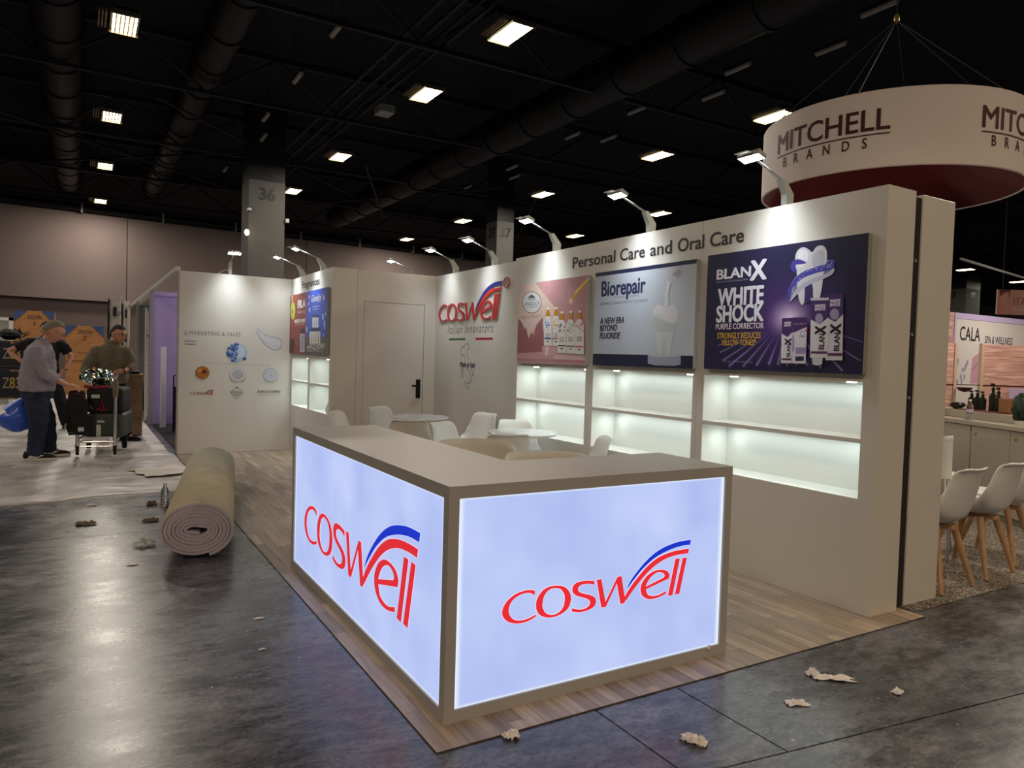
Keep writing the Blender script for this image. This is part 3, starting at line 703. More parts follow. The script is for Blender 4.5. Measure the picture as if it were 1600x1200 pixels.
a.ctext("L'ANGELICA", (132, 408), (332, 394), (132, 365), (60, 64, 84)); a.ctext('ISTITUTO ERBORISTICO', (150, 436), (318, 424), (150, 420), (90, 96, 110))
a.ctext('BEAUTY ESSENCE', (108, 560), (352, 550), (108, 524), (150, 100, 80), space=1.3)
for bx, top, bot, wd_, col, sc in ((432, 530, 890, 46, (60, 100, 160), 0), (532, 525, 893, 44, (190, 130, 50), 0), (604, 575, 975, 50, (90, 60, 100), 1), (710, 570, 980, 50, (60, 130, 110), 1), (818, 565, 985, 54, (196, 80, 120), 1)):
    a.poly([(bx-wd_, top+60), (bx-wd_*.45, top), (bx+wd_*.45, top), (bx+wd_, top+60), (bx+wd_, bot), (bx-wd_, bot-4)], (214, 210, 204))
    a.poly([(bx-28, top), (bx-12, top-78), (bx+18, top-80), (bx+30, top)], (190, 128, 24)); a.ell((bx+4, top-92), 18, 14, (222, 216, 206))
    random.seed(bx)
    for k in range(16):
        a.ell((bx+random.uniform(-wd_*.8, wd_*.8), top+random.uniform(40, 150)), random.uniform(4, 11), random.uniform(4, 13), tuple(min(255, int(c*random.uniform(.8, 1.5))) for c in col), n=8)
    a.ell((bx+2, top+160), 20, 22, (222, 220, 214)); a.ell((bx+2, top+160), 6, 7, (50, 50, 60))
    for k, zz in enumerate((210, 232, 252)): a.poly([(bx-wd_*.6, top+zz), (bx+wd_*.6, top+zz), (bx+wd_*.6, top+zz+8), (bx-wd_*.6, top+zz+8)], (120, 130, 140))
    a.poly([(bx-wd_*.9, bot-100), (bx+wd_*.9, bot-98), (bx+wd_*.9, bot-82), (bx-wd_*.9, bot-84)], col); a.poly([(bx-16, bot-62), (bx+16, bot-62), (bx+16, bot-48), (bx-16, bot-48)], (90, 90, 96))
random.seed(11)
a.build('artwork', t, (0, 0, 0), RGT, UPV)
# ---- poster 2: pale tooth
W2, H2 = 1.195, .793
t = poster_frame('poster', 'pale blue-grey poster of a white molar under a toothpaste squeeze', W2, H2, 5.022, 1.374, 3.806, group='product posters on the headline wall')
Q = [(752, 238), (1545, 118), (1503, 978), (727, 955)]
a = Art(Q, W2, H2)
a.field(lambda u, v: (int(170+14*u), int(178+12*u), int(190+10*u)), 10, 8)
a.poly([(752, 238), (1545, 118), (1543, 152), (751, 268)], (24, 30, 66)); a.poly([(731, 866), (1506, 876), (1503, 978), (727, 955)], (24, 28, 60))
a.ctext('Biorepair', (795, 418), (1140, 385), (795, 305), (26, 30, 72), bold=.03)
a.ctext('ORAL CARE', (895, 432), (1085, 418), (895, 418), (60, 64, 90), space=1.6); a.ctext('BIOMIMETIC HYDROXYAPATITE TOOTHPASTE', (790, 490), (1155, 460), (790, 470), (70, 74, 96))
for i, (s_, xr, y) in enumerate((('A NEW ERA', 972, 632), ('BEYOND', 918, 690), ('FLUORIDE', 943, 750))):
    a.ctext(s_, (784-i, y), (xr, y-4), (784-i, y-44), (18, 20, 44), bold=.035, shear=.2)
a.poly([(1157, 868), (1412, 872), (1410, 945), (1360, 955), (1210, 952), (1155, 938)], (150, 152, 172)); a.ell((1285, 872), 127, 16, (176, 180, 192))
a.poly([(1205, 520, 0), (1240, 480), (1295, 500), (1345, 480), (1390, 520), (1388, 600), (1370, 670), (1358, 700), (1340, 800), (1318, 876, 1), (1300, 870), (1300, 790), (1286, 735), (1268, 790), (1258, 872, 1), (1240, 860), (1225, 780), (1212, 680), (1200, 600)], (190, 195, 196), True)
a.poly([(1212, 680), (1300, 700), (1365, 672), (1372, 610), (1330, 622), (1270, 600), (1205, 575)], (176, 183, 186), True)
a.poly([(1200, 560), (1208, 510), (1240, 480), (1300, 498), (1350, 480), (1388, 515), (1392, 580), (1372, 622), (1320, 615), (1280, 590), (1240, 545)], (204, 202, 206), True)
a.poly([(1308, 290), (1345, 300), (1325, 400), (1330, 490), (1285, 490), (1290, 400)], (200, 202, 208)); a.line([(1343, 300), (1322, 400), (1326, 490)], .006, (90, 90, 100))
a.poly([(1322, 186), (1425, 178), (1420, 255), (1390, 268), (1345, 312), (1305, 285), (1325, 240)], (184, 186, 192)); a.poly([(1345, 250), (1395, 200), (1425, 215), (1400, 262)], (150, 152, 160))
a.build('artwork', t, (0, 0, 0), RGT, UPV)
# ---- poster 3: navy
W3, H3 = 1.217, .800
t = poster_frame('poster', 'large navy poster of a tooth circled by a purple ribbon', W3, H3, 3.72, 1.379, 3.806, group='product posters on the headline wall')
a = Art([(133, 248), (1390, 65), (1332, 1170), (92, 1133)], W3, H3)
def navy(u, v):
    d = math.hypot((u-.58)*1.3, (v-.42)*1.1); g_ = max(0, 1-d/.55)**1.6; b_ = max(0, 1-d/.2)**1.2
    return (int(30+70*g_+140*b_), int(26+30*g_+165*b_), int(62+70*g_+110*b_))
a.field(navy, 48, 36)
for k, (an, wd_) in enumerate([(195, .010), (200, .016), (206, .02), (212, .03), (220, .028), (230, .03), (243, .034), (256, .03), (270, .026), (284, .03), (298, .034), (310, .028), (322, .02), (334, .012), (345, .008)]):
    r_ = radians(an); c0 = (.58*W3, .40*H3)
    for f_, cc in ((1.0, (74, 58, 122)), (.35, (140, 120, 170))):
        p1 = (c0[0]+.16*cos(r_)*1.0, c0[1]+.12*sin(r_)); 
        tm = 9
        for lim, comp in ((0, 'y'), (0, 'x'), (W3, 'x')):
            dv = sin(r_) if comp == 'y' else cos(r_); cv = c0[1] if comp == 'y' else c0[0]
            if abs(dv) > 1e-6:
                tt = (lim-cv)/dv
                if tt > 0: tm = min(tm, tt)
        tm = min(tm, .62) if an < 215 or an > 325 else tm
        tm -= wd_*1.4
        nx_, ny_ = -sin(r_)*wd_*f_/2, cos(r_)*wd_*f_/2; e = (c0[0]+tm*cos(r_), c0[1]+tm*sin(r_))
        P_ = [(p1[0], p1[1]), (e[0]+nx_, max(.002, e[1]+ny_)), (e[0]-nx_, max(.002, e[1]-ny_))]
        if abs(P_[1][0]-P_[2][0])+abs(P_[1][1]-P_[2][1]) > 1e-4: a.loops([P_], cc, mapped=False)
WH = (214, 212, 220)
a.ctext('BLAN', (198, 436), (468, 405), (198, 362), WH, bold=.028); a.ctext('X', (458, 436), (592, 425), (458, 292), WH, bold=.04)
a.ctext('Healthy white teeth with Antarctic lichens', (196, 462), (445, 438), (196, 447), (150, 148, 170))
a.ctext('WHITE', (205, 640), (566, 618), (205, 512), WH, bold=.034); a.ctext('SHOCK', (192, 768), (566, 752), (192, 646), WH, bold=.034)
a.ctext('PURPLE CORRECTOR', (190, 826), (566, 812), (190, 784), (222, 206, 216), bold=.016)
a.ctext('STRONGLY REDUCES', (202, 897), (543, 890), (202, 853), (206, 160, 60), bold=.016); a.ctext('YELLOW TONES*', (232, 950), (506, 944), (232, 908), (206, 160, 60), bold=.016)
a.ctext('*In 6 days. Clinical cosmetic test.', (242, 1082), (480, 1084), (242, 1066), (140, 136, 160))
# tooth with ribbon
a.poly([(760, 540), (775, 480), (830, 400), (940, 345), (1060, 300), (1110, 275), (1122, 320), (1090, 380), (1000, 430), (900, 470), (820, 530), (775, 612)], (120, 120, 140), True)
a.poly([(815, 290), (830, 215), (875, 180), (920, 195), (950, 218), (985, 175), (1035, 168), (1062, 210), (1062, 290), (1035, 390), (1028, 470), (1000, 600), (970, 640), (955, 560), (948, 470), (920, 440), (898, 500), (885, 600, 0), (868, 630), (845, 590), (832, 500), (830, 400)], (206, 206, 212), True)
a.poly([(840, 230), (875, 200), (920, 225), (905, 300), (850, 330)], (226, 226, 230), True); a.poly([(955, 240), (1030, 200), (1045, 290), (1010, 360), (960, 330)], (184, 184, 196), True)
a.poly([(895, 470), (925, 440), (950, 480), (952, 560), (925, 610), (890, 610), (888, 560)], (60, 44, 100), True)
a.poly([(782, 320), (800, 285), (850, 275), (905, 300), (870, 312), (820, 320), (830, 370), (800, 372), (782, 345)], (64, 60, 150), True)
a.poly([(755, 530), (790, 460), (850, 390), (940, 345), (1050, 310), (1105, 275), (1122, 320), (1095, 355), (1000, 375), (900, 410), (830, 460), (785, 530), (775, 600)], (70, 66, 160), True)
a.poly([(775, 600), (800, 540), (860, 470), (960, 420), (1060, 385), (1118, 340), (1110, 385), (1040, 425), (950, 460), (870, 510), (810, 570)], (178, 178, 196), True)
random.seed(4)
for k in range(90):
    u_ = random.random(); xx = 785+u_*320; yy = 540-u_*235+random.uniform(-30, 30)-60*math.sin(u_*pi); a.ell((xx, yy), 3, 3, (220, 220, 240), n=5)
random.seed(12)
# boxes and tube
def pack(P, body, top, ttl, side=True):
    (x0, y0), (x1, y1) = P; h_ = y1-y0; w_ = x1-x0
    a.poly([(x0, y0), (x1, y0-5), (x1-12, y1), (x0-10, y1)], body); a.poly([(x0, y0), (x1, y0-5), (x1-3, y0+.30*h_), ((x0+x1)/2, y0+.42*h_), (x0-3, y0+.34*h_)], top)
    a.ctext('WHITE', (x0+.2*w_, y0+.13*h_), (x0+.82*w_, y0+.12*h_), (x0+.2*w_, y0+.085*h_), (214, 200, 212), bold=.05); a.ctext('SHOCK', (x0+.2*w_, y0+.185*h_), (x0+.82*w_, y0+.175*h_), (x0+.2*w_, y0+.14*h_), (214, 200, 212), bold=.05)
    q0 = a.m((x0+.72*w_, y0+.86*h_)); q1 = a.m((x0+.72*w_, y0+.44*h_)); q2 = a.m((x0+.34*w_, y0+.86*h_))
    a.text('BLAN', q0[1], q0[1]+(q1[1]-q0[1])*.66, q0[0], abs(q0[0]-q2[0])*.8, (24, 22, 40), bold=.03, up=True); a.text('X', q0[1]+(q1[1]-q0[1])*.62, q1[1], q0[0]+.004, abs(q0[0]-q2[0])*1.5, (24, 22, 40), bold=.05, up=True)
    a.poly([(x0-2, y0+.89*h_), (x1-14, y0+.89*h_), (x1-14, y0+.93*h_), (x0-2, y0+.93*h_)], (90, 40, 90))
pack(((1060, 545), (1195, 1060)), (200, 196, 204), (66, 40, 96), 1)
a.ell((1125, 700), 36, 44, (150, 140, 170)); 
pack(((942, 590), (1080, 1040)), (206, 202, 208), (66, 40, 96), 1); a.poly([(938, 575), (1082, 572), (1080, 592), (942, 596)], (190, 188, 196)); a.poly([(946, 1035), (1032, 1035), (1026, 1092), (990, 1102), (952, 1094)], (190, 188, 196)); a.ell((1005, 735), 30, 40, (150, 140, 170))
pack(((715, 735), (800, 1085)), (206, 202, 208), (66, 40, 96), 1)
a.poly([(800, 728), (915, 726), (898, 1088), (792, 1086)], (200, 198, 206)); a.poly([(800, 728), (915, 726), (914, 800), (798, 850)], (66, 40, 96)); a.ctext('PURPLE CORRECTOR', (810, 784), (900, 782), (810, 774), (210, 150, 180)); a.ell((875, 855), 18, 22, (90, 120, 180), hole=.8)
a.ctext('blan', (850, 882), (905, 880), (850, 868), (70, 90, 140)); a.poly([(820, 962), (902, 960), (900, 1010), (818, 1012)], (150, 130, 170)); a.poly([(820, 1032), (886, 1030), (884, 1066), (818, 1068)], (50, 34, 70)); a.ell((803, 930), 10, 70, (150, 140, 180)); a.poly([(893, 828), (915, 812), (913, 846)], (190, 60, 50))
a.build('artwork', t, (0, 0, 0), RGT, UPV)

# ================================================================== logo wall panel
XW = 3.939
lw = thing('logo_wall', 'plain white wall panel with raised red and blue lettering', 'wall panel', (XW, 6.4315, .0063))
part('panel', MB().box(0, .05, 0, 2.139, 0, H-.0063), 'laminate', lw, None)
part('edge_post', MB().box(-.03, .0, 0.0, .045, 0, H-.0063), 'laminate', lw, None)
def raised(loops3, m, name, label=None, thick=.022, base=.0):
    """solid letters standing off the wall"""
    allv = []; allf = []
    for ls in loops3:
        L_ = [[Vector((p[0], p[1], 0)) for p in l] for l in ls]; tri = geometry.tessellate_polygon(L_); v = [p for l in L_ for p in l]; n = len(v); k = len(allv)
        allv += [(p.x, p.y, base+thick) for p in v]+[(p.x, p.y, base) for p in v]; allf += [tuple(k+i for i in q) for q in tri]
        s_ = 0
        for l in ls:
            for i in range(len(l)): j = (i+1) % len(l); allf.append((k+s_+i, k+s_+j, k+n+s_+j, k+n+s_+i))
            s_ += len(l)
    mb_ = MB().add(allv, allf); o_ = part(name, mb_, m, lw, None, label=label); return o_
mat('raised_red', (190, 40, 44), .35); mat('raised_blue', (30, 40, 140), .35); mat('raised_edge', (214, 208, 206), .4)
def place(o_, org=(-.001, 2.0205, 0)): o_.matrix_local = Matrix.Translation(org) @ Matrix(((0, 0, -1), (-1, 0, 0), (0, 1, 0))).to_4x4()
WL, ZB = 1.60, 1.836
names = dict(c='letter_c', o='letter_o', s='letter_s', w='letter_w', b='swoosh', e='letter_e', l='letter_l', m='letter_l')
for k, ls in LOGO.items():
    L0 = [[(WL*p[0], ZB-.006+WL*1.06*p[1]) for p in smooth_loop(l, 4)] for l in ls]
    place(raised([[loop_offset(l, .007*(1 if i == 0 else -1)) for i, l in enumerate(L0)]], 'raised_edge', names[k]+'_backing', thick=.010))
    place(raised([L0], 'raised_blue' if k == 'b' else 'raised_red', names[k], thick=.006, base=.0102))
n = 28; c_ = (1.70, ZB+.385)
for r0, r1, mm in ((.062, .0, 'raised_edge'), (.058, .047, 'raised_red')):
    ls = [[(c_[0]+r0*cos(2*pi*i/n), c_[1]+r0*sin(2*pi*i/n)) for i in range(n)]]
    if r1: ls.append([(c_[0]+r1*cos(2*pi*i/n), c_[1]+r1*sin(2*pi*i/n)) for i in range(n)])
    place(raised([ls], mm, 'registered_ring', thick=.016 if r1 else .010))
a = Art(); a.text('R', c_[0]-.022, c_[0]+.026, c_[1]-.032, .064, (150, 30, 36), bold=.02); a.build('registered_letter', lw, (-.012, 2.0205, 0), RGT, UPV)
a = Art()
yl = 8.452
def Y(y): return yl-y
a.text('Italian Innovators', Y(8.20), Y(7.035), 1.688, .105, (92, 96, 104), shear=.32, space=1.25)
a.poly([(Y(8.15), 1.605), (Y(7.715), 1.605), (Y(7.715), 1.63), (Y(8.15), 1.63)], (70, 110, 70)); a.poly([(Y(7.45), 1.605), (Y(7.04), 1.605), (Y(7.04), 1.63), (Y(7.45), 1.63)], (170, 36, 46))
# outline of the Italian peninsula: boot traced in its own units
it = lambda pts: [((x-330)/270*.36+Y(7.83), 1.57-(y-285)/755*.545) for x, y in pts]
for pts in ([(420, 570), (415, 500), (385, 470), (355, 510), (340, 470), (330, 430), (345, 365), (365, 350), (385, 335), (390, 360), (410, 345), (430, 310), (458, 287), (490, 315), (500, 385), (470, 390), (463, 440), (465, 485), (485, 530), (500, 570)],
            [(450, 675), (480, 715), (510, 750), (525, 800), (535, 850), (530, 920), (520, 945), (545, 925), (565, 880), (560, 820), (575, 780), (598, 820), (595, 780), (570, 735), (540, 690)],
            [(440, 930), (480, 945), (520, 940), (505, 985), (498, 1040), (470, 1005), (440, 965), (440, 930)], [(360, 715), (385, 705), (400, 760), (395, 835), (370, 865), (358, 840), (365, 780), (360, 715)]):
    a.line(it(pts), .008, (96, 108, 128))
a.text('Made in Italy', Y(7.83), Y(7.44), 1.285, .062, (40, 48, 84), bold=.03)
a.build('wall_print', lw, (-.0012, 2.0205, 0), RGT, UPV)

# ================================================================== storage closet with door (faces the camera) and fragrance shelves on its left face
XF, YD, YM = 2.5795, 8.569, 10.4945
cl = thing('storage_closet', 'white walled corner closet with a flush door and black handle', 'closet', (XF, YD, .0063))
h = H-.0063; wd_ = XW-XF+.05
part('front_panel', MB().box(.31, wd_, 0, .03, 2.052, h).box(.31, .396, 0, .03, 0, 2.052).box(1.202, wd_, 0, .03, 0, 2.052), 'laminate', cl, None)
part('side_panel', MB().box(.0, .307, 0, .03, 0, h), 'laminate', cl, None)
part('back_panel', MB().box(.31, wd_, YM-YD-.03, YM-YD, 0, h).box(wd_-.03, wd_, .03, YM-YD-.03, 0, h), 'laminate', cl, None)
part('door_frame', MB().box(.39, 1.21, .03, .05, 0, 2.07), 'seam_dark', cl, None)
dr = part('door', MB().bbox(.400, 1.197, .002, .028, .006, 2.048, .002), 'laminate', cl, None)
part('door_handle', MB().bbox(1.105, 1.165, -.012, .002, .86, 1.10, .004).tube([(1.135, -.01, 1.02), (1.135, -.05, 1.02)], .011, 10).bbox(1.03, 1.148, -.058, -.042, 1.008, 1.032, .004).lathe([(.014, 0), (.014, .006)], 12, (0, 0, 0)).xf(Matrix.Identity(4)), 'black_metal', dr, 35, label='black lever handle on a tall plate')
# fragrance unit on the left face; local x goes out (-x) 
fu = thing('fragrance_shelf_unit', 'white fragrance display wall with four small lit niches', 'display unit', (XF, YD, .0063))
ys = [(8.641-YD, 9.507-YD), (9.587-YD, 10.43-YD)]; LF = YM-YD; D = .28
mb = MB().box(0, D, .031, LF, 1.325, h).box(0, D, .031, LF, 0, .655).box(0, D, .031, ys[0][0], .655, 1.325).box(0, D, ys[0][1], ys[1][0], .655, 1.325).box(0, D, ys[1][1], LF, .655, 1.325).box(D-.012, D, ys[0][0], ys[1][1], .655, 1.325)
part('cabinet_body', mb, 'laminate', fu, None)
for q, (a0, b0) in enumerate(ys):
    part('inner_lining', MB().box(D-.014, D-.0122, a0+.001, b0-.001, .656, 1.324).box(.004, D-.014, a0+.0002, a0+.0014, .656, 1.324).box(.004, D-.014, b0-.0014, b0-.0002, .656, 1.324).box(.004, D-.014, a0+.002, b0-.002, .6552, .6572), 'shelf_white', fu, None)
    part('shelf', MB().bbox(0, D-.015, a0+.002, b0-.002, .984, 1.010, .0015), 'laminate', fu, None)
    for z in (1.324, .983):
        puck(fu, .14, (a0+b0)/2+.05, z); area('shelf_light', (XF+.14, YD+(a0+b0)/2, z-.006), .14, BAY_W*.8, COOL, sy=(b0-a0)*.85)
        area('spot_light', (XF+.17, YD+(a0+b0)/2+.05, z-.006), .03, SPOT_W, COOL, (.5, 0, -1), spread=2.2)
a = Art(); a.text('Fragrances', 0, .86, 0, .095, (44, 44, 50), bold=.012)
o = a.build('fragrance_lettering', None, (XF-.003, 9.966, 2.274), RGT, UPV); tag(o, 'dark lettering Fragrances at the top of the narrow left wall', 'lettering')
# red poster and blue poster
HB = .818
t = poster_frame('poster', 'brick red sports fragrance poster with a lime tennis ball', .86, HB, 10.47, 1.387, XF-.032, .03, group='fragrance posters')
a = Art([(58, 338), (290, 292), (275, 1142), (50, 1135)], .86, HB)
a.field(lambda u, v: (int(124+30*u*v), int(50+10*v), int(42+6*u)), 8, 8)
a.poly([(75, 335), (90, 332), (92, 430), (80, 430)], (200, 190, 150)); a.ell((96, 550), 33, 122, (176, 190, 62)); a.ell((92, 560), 10, 28, (110, 110, 40)); a.poly([(80, 670), (92, 670), (90, 880), (78, 880)], (150, 80, 60))
a.ctext('FILA', (164, 520), (278, 490), (164, 420), (228, 220, 222), bold=.06); a.ctext('FRAGRANCES', (164, 590), (278, 580), (164, 555), (216, 200, 190)); a.ctext('MATCH POINT', (122, 724), (278, 705), (122, 680), (228, 220, 214), bold=.05); a.ctext('TOUJOURS LE MATCH POINT', (122, 752), (268, 742), (122, 738), (214, 196, 186), bold=.02)
for bx in (215, 252):
    a.poly([(bx-13, 870), (bx+13, 868), (bx+12, 1112), (bx-13, 1112)], (196, 196, 206)); a.poly([(bx-13, 800), (bx+14, 796), (bx+13, 860), (bx-13, 862)], (36, 34, 52)); a.poly([(bx-4, 890), (bx+4, 890), (bx+4, 1090), (bx-4, 1090)], (70, 90, 150))
a.poly([(60, 1130), (70, 960), (100, 930), (130, 960), (145, 1060), (120, 1000), (110, 1080), (80, 1130)], (40, 26, 30)); a.ell((92, 905), 14, 26, (150, 96, 70)); a.poly([(130, 960), (156, 980), (158, 1050), (140, 1020)], (170, 110, 80))
a.build('artwork', t, (0, 0, 0), RGT, UPV)
t = poster_frame('poster', 'royal blue fragrance poster with pyramid of white sticks on rock', .945, HB, 9.598, 1.387, XF-.032, .03, group='fragrance posters')
a = Art([(298, 290), (598, 228), (585, 1158), (292, 1145)], .945, HB)
a.field(lambda u, v: (int(48-6*u), int(82-10*u), int(176+10*v)), 6, 6)
a.poly([(292, 1145), (294, 930), (330, 900), (360, 930), (520, 900), (590, 940), (585, 1158)], (84, 80, 80)); a.poly([(300, 1050), (360, 1000), (560, 1000), (575, 1060), (420, 1090)], (150, 144, 132))
for k in range(26): a.ell((random.uniform(310, 570), random.uniform(1010, 1080)), 12, 9, random.choice(((176, 172, 160), (110, 104, 98), (60, 58, 60))), n=7)
def stick(bx, top, bot, cap):
    a.poly([(bx-12, top), (bx+12, top-2), (bx+12, bot), (bx-12, bot)], (206, 204, 190)); a.poly([(bx-13, cap), (bx+13, cap-3), (bx+13, top-2), (bx-13, top)], (40, 42, 60)); a.poly([(bx-4, top+30), (bx+4, top+30), (bx+4, bot-30), (bx-4, bot-30)], random.choice(((190, 170, 90), (200, 120, 120), (120, 150, 170))))
for bx in (397, 428, 458): stick(bx, 650, 785, 610)
for bx in (360, 391, 422, 453, 486): stick(bx, 840, 1002, 795)
a.ctext('Gandini', (362, 440), (515, 400), (362, 350), (214, 214, 226), bold=.012, shear=.45); a.ctext('1896', (455, 446), (500, 440), (455, 420), (190, 196, 214)); a.ctext('LIVING THE ESSENCE', (376, 512), (488, 496), (376, 498), (200, 204, 220), bold=.02); a.ctext('OF ITALIAN STYLE', (380, 548), (480, 532), (380, 534), (200, 204, 220), bold=.02)
a.ctext('IN PERFECT ITALIAN STYLE', (312, 1120), (540, 1112), (312, 1095), (190, 186, 182))
for cx_, cy_, rx_, ry_ in ((338, 360, 10, 26), (330, 455, 10, 22), (346, 540, 12, 36), (548, 375, 12, 40), (536, 640, 14, 50), (556, 730, 12, 46), (560, 790, 8, 30), (306, 810, 10, 40), (572, 600, 8, 30), (545, 890, 7, 24)): a.ell((cx_, cy_), rx_, ry_, random.choice(((186, 206, 226), (206, 186, 196), (150, 190, 226))), n=10)
a.build('artwork', t, (0, 0, 0), RGT, UPV)
# things on the fragrance shelves
t = thing('acrylic_riser', 'small clear white riser on upper right fragrance niche', 'display stand', (XF+.10, 8.79, 1.0165))
part('step', MB().bbox(0, .1, -.12, .16, .10, .108, .002), 'white_plastic', t, None); part('foot', MB().box(0, .1, -.12, -.115, 0, .10).box(0, .1, .155, .16, 0, .10), 'white_plastic', t, None)
t = thing('price_card', 'leaning grey card in the lower right fragrance niche', 'card', (XF+.12, 9.10, .6635))
part('card', MB().box(-.003, .003, -.09, .09, 0, .20).xf(Matrix.Rotation(radians(20), 4, 'Y')), 'grey_plastic', t, None); part('strut', MB().box(0, .07, -.01, .01, 0, .004), 'grey_plastic', t, None)

# ================================================================== white wall with the product circles
XM = 1.0955
mk = thing('marketing_wall', 'free standing white wall printed with product circles and small logos', 'wall panel', (XM, YM, .0063))
part('panel', MB().bbox(.0, XF-XM-.002, 0, .06, 0, h, .003), 'laminate', mk, None)
part('edge_trim', MB().box(-.002, .018, -.004, .062, 0, h), 'lamp_grey', mk, None)
a = Art(); mx = lambda px: (px-20)*.00843; 
# measured from the wall's own left edge (m) and floor (m)
GY = (104, 110, 124)
a.text('MARKETING & SALES', .15, .79, 1.594, .052, GY, space=1.15); a.ell((.105, 1.613), .028, .034, (176, 184, 196)); a.text('// prevenzione', .085, .235, 1.50, .02, (110, 118, 138), bold=.03); a.text('// benessere', .085, .225, 1.46, .02, (110, 118, 138), bold=.03)
SC = lambda x, y: (.085+(x-68)*.000995, 1.735-(y-55)*.000995)
# cream smear: grey outline
def smear(pts, wd2, col): a.line([SC(*p) for p in pts], wd2, col)
a.loops([smooth_loop([SC(*p) for p in [(968, 60), (1030, 110), (1110, 165), (1200, 190), (1290, 205), (1335, 260), (1325, 330), (1260, 368), (1190, 350), (1110, 290), (1040, 200)]])], (206, 207, 210), mapped=False)
smear([(1000, 70), (1050, 120), (1120, 160), (1200, 188), (1270, 190), (1320, 215), (1338, 270), (1320, 330), (1270, 362), (1200, 352), (1120, 300), (1050, 215), (990, 110)], .009, (164, 164, 172)); smear([(1110, 240), (1170, 290), (1240, 318), (1300, 310)], .010, (178, 178, 186))
cxx, cyy = SC(742, 420)
a.ell((cxx, cyy), .128, .120, (160, 184, 216)); a.ell((cxx+.02, cyy+.01), .085, .09, (190, 206, 226))
random.seed(3)
for k in range(110):
    r_ = math.sqrt(random.random())*.135; th = random.uniform(1.45, 4.55); px_, py_ = cxx+r_*cos(th), cyy+r_*sin(th)
    if px_ < cxx+.02+(py_-cyy)*.25: a.ell((px_, py_), .014, .008+.008*random.random(), random.choice(((30, 64, 150), (52, 90, 176), (110, 140, 200), (24, 48, 120), (140, 166, 212))), n=7)
a.ell((cxx+.095, cyy-.08), .026, .018, (40, 70, 140), n=10)
a.line([SC(290, 600), SC(290, 572), SC(1172, 590), SC(1172, 610)], .004, (150, 152, 158)); a.line([SC(746, 545), SC(746, 605)], .004, (150, 152, 158))
c1 = SC(296, 702); a.ell(c1, .088, .086, (150, 96, 40)); a.ell((c1[0]+.008, c1[1]), .075, .075, (176, 104, 36)); a.ell((c1[0]+.02, c1[1]+.012), .036, .026, (84, 46, 26)); a.ell((c1[0]-.03, c1[1]+.03), .03, .02, (200, 140, 70))
c2 = SC(752, 722); a.ell(c2, .108, .095, (204, 205, 208)); a.ell(c2, .108, .095, (172, 174, 180), hole=.93); a.ell(c2, .072, .062, (160, 160, 166)); a.ell(c2, .062, .052, (176, 175, 180))
c3 = SC(1190, 722); a.ell(c3, .104, .096, (168, 172, 184)); a.ell((c3[0]+.006, c3[1]-.002), .092, .084, (192, 196, 206)); a.ell(c3, .05, .045, (172, 176, 188)); a.ell(c3, .040, .036, (196, 200, 210)); a.ell((c3[0]+.008, c3[1]-.008), .014, .018, (160, 164, 178))
x_, z_ = SC(145, 1005); logo_shapes(a, x_, z_, .295, (150, 50, 60), (120, 60, 90)); a.z += .0003
for k, ls in LOGO.items(): pass
dc = SC(740, 972); r_ = .082; a.line([(dc[0], dc[1]+r_), (dc[0]+r_, dc[1]), (dc[0], dc[1]-r_), (dc[0]-r_, dc[1]), (dc[0], dc[1]+r_)], .004, (66, 80, 104)); a.ell((dc[0], dc[1]+r_-.012), .012, .012, (66, 80, 104), n=8)
a.text('INTERSCALA', dc[0]-.08, dc[0]+.08, dc[1]-.008, .022, (66, 80, 104), bold=.01); a.text('PHARMA', dc[0]-.04, dc[0]+.04, dc[1]-.036, .018, (66, 80, 104), bold=.01)
x_, z_ = SC(1018, 975); a.text('EUROCOSMESI', x_, x_+.312, z_, .032, (84, 92, 96), bold=.015); a.text('For Fragrances & Cosmetics', x_, x_+.31, z_-.028, .014, (120, 126, 130))
random.seed(21)
a.build('wall_print', mk, (0, -.0012, 0), (1, 0, 0), (0, 0, 1))
# ================================================================== arm lamps along the wall tops
COLD = (.86, .94, 1.0)
def arm_lamp(x, y, rz, label, k=1.0):
    """base on the wall top, arm reaching along local -x, head facing back at the wall"""
    t = thing('arm_spotlight', label, 'spotlight', (x, y, H), rz, 'arm spotlights clamped on the wall tops')
    part('bracket', MB().prism([(-.015, 0), (.045, 0), (.05, .080), (-.035, .172), (-.07, .165), (-.02, .075)], 'y', -.022, .022), 'lamp_grey', t, 25)
    part('cable', MB().tube([(.03, .0, .05), (.07, .05, .07), (.10, .10, .04), (.08, .14, .004)], .004, 6), 'white_plastic', t)
    part('arm', MB().tube([(-.05, 0, .165), (-.335, 0, .270)], .008, 8), 'lamp_grey', t)
    hd_ = part('head', MB().prism([(-.37, .262), (-.30, .240), (-.296, .262), (-.36, .292)], 'y', -.085, .085), 'lamp_grey', t, 25)
    part('led_panel', MB().add([(-.366, -.078, .2605), (-.303, -.078, .2405), (-.303, .078, .2405), (-.366, .078, .2605)], [(0, 1, 2, 3)]), 'lamp_on', hd_, None)
    part('rear_fin', MB().box(-.43, -.36, -.05, .05, .270, .276), 'lamp_grey', hd_, None)
    d = Vector((cos(rz), sin(rz), 0)); p = Vector((x, y, H)) - d*.335
    area('arm_light', (p.x, p.y, H+.235), .06, ARM_W*k, COLD, (d.x*.7, d.y*.7, -1), sy=.16, spread=2.9)
    area('arm_beam', (p.x, p.y, H+.232), .08, ARM_W*3.2*k, COLD, (d.x*.10, d.y*.10, -1), sy=.2, spread=1.75)
    area('arm_throw', (p.x, p.y, H+.228), .08, ARM_W*4.2*(k if k > .55 else .9), COLD, (d.x*.22, d.y*.22, -1), sy=.3, spread=1.35)
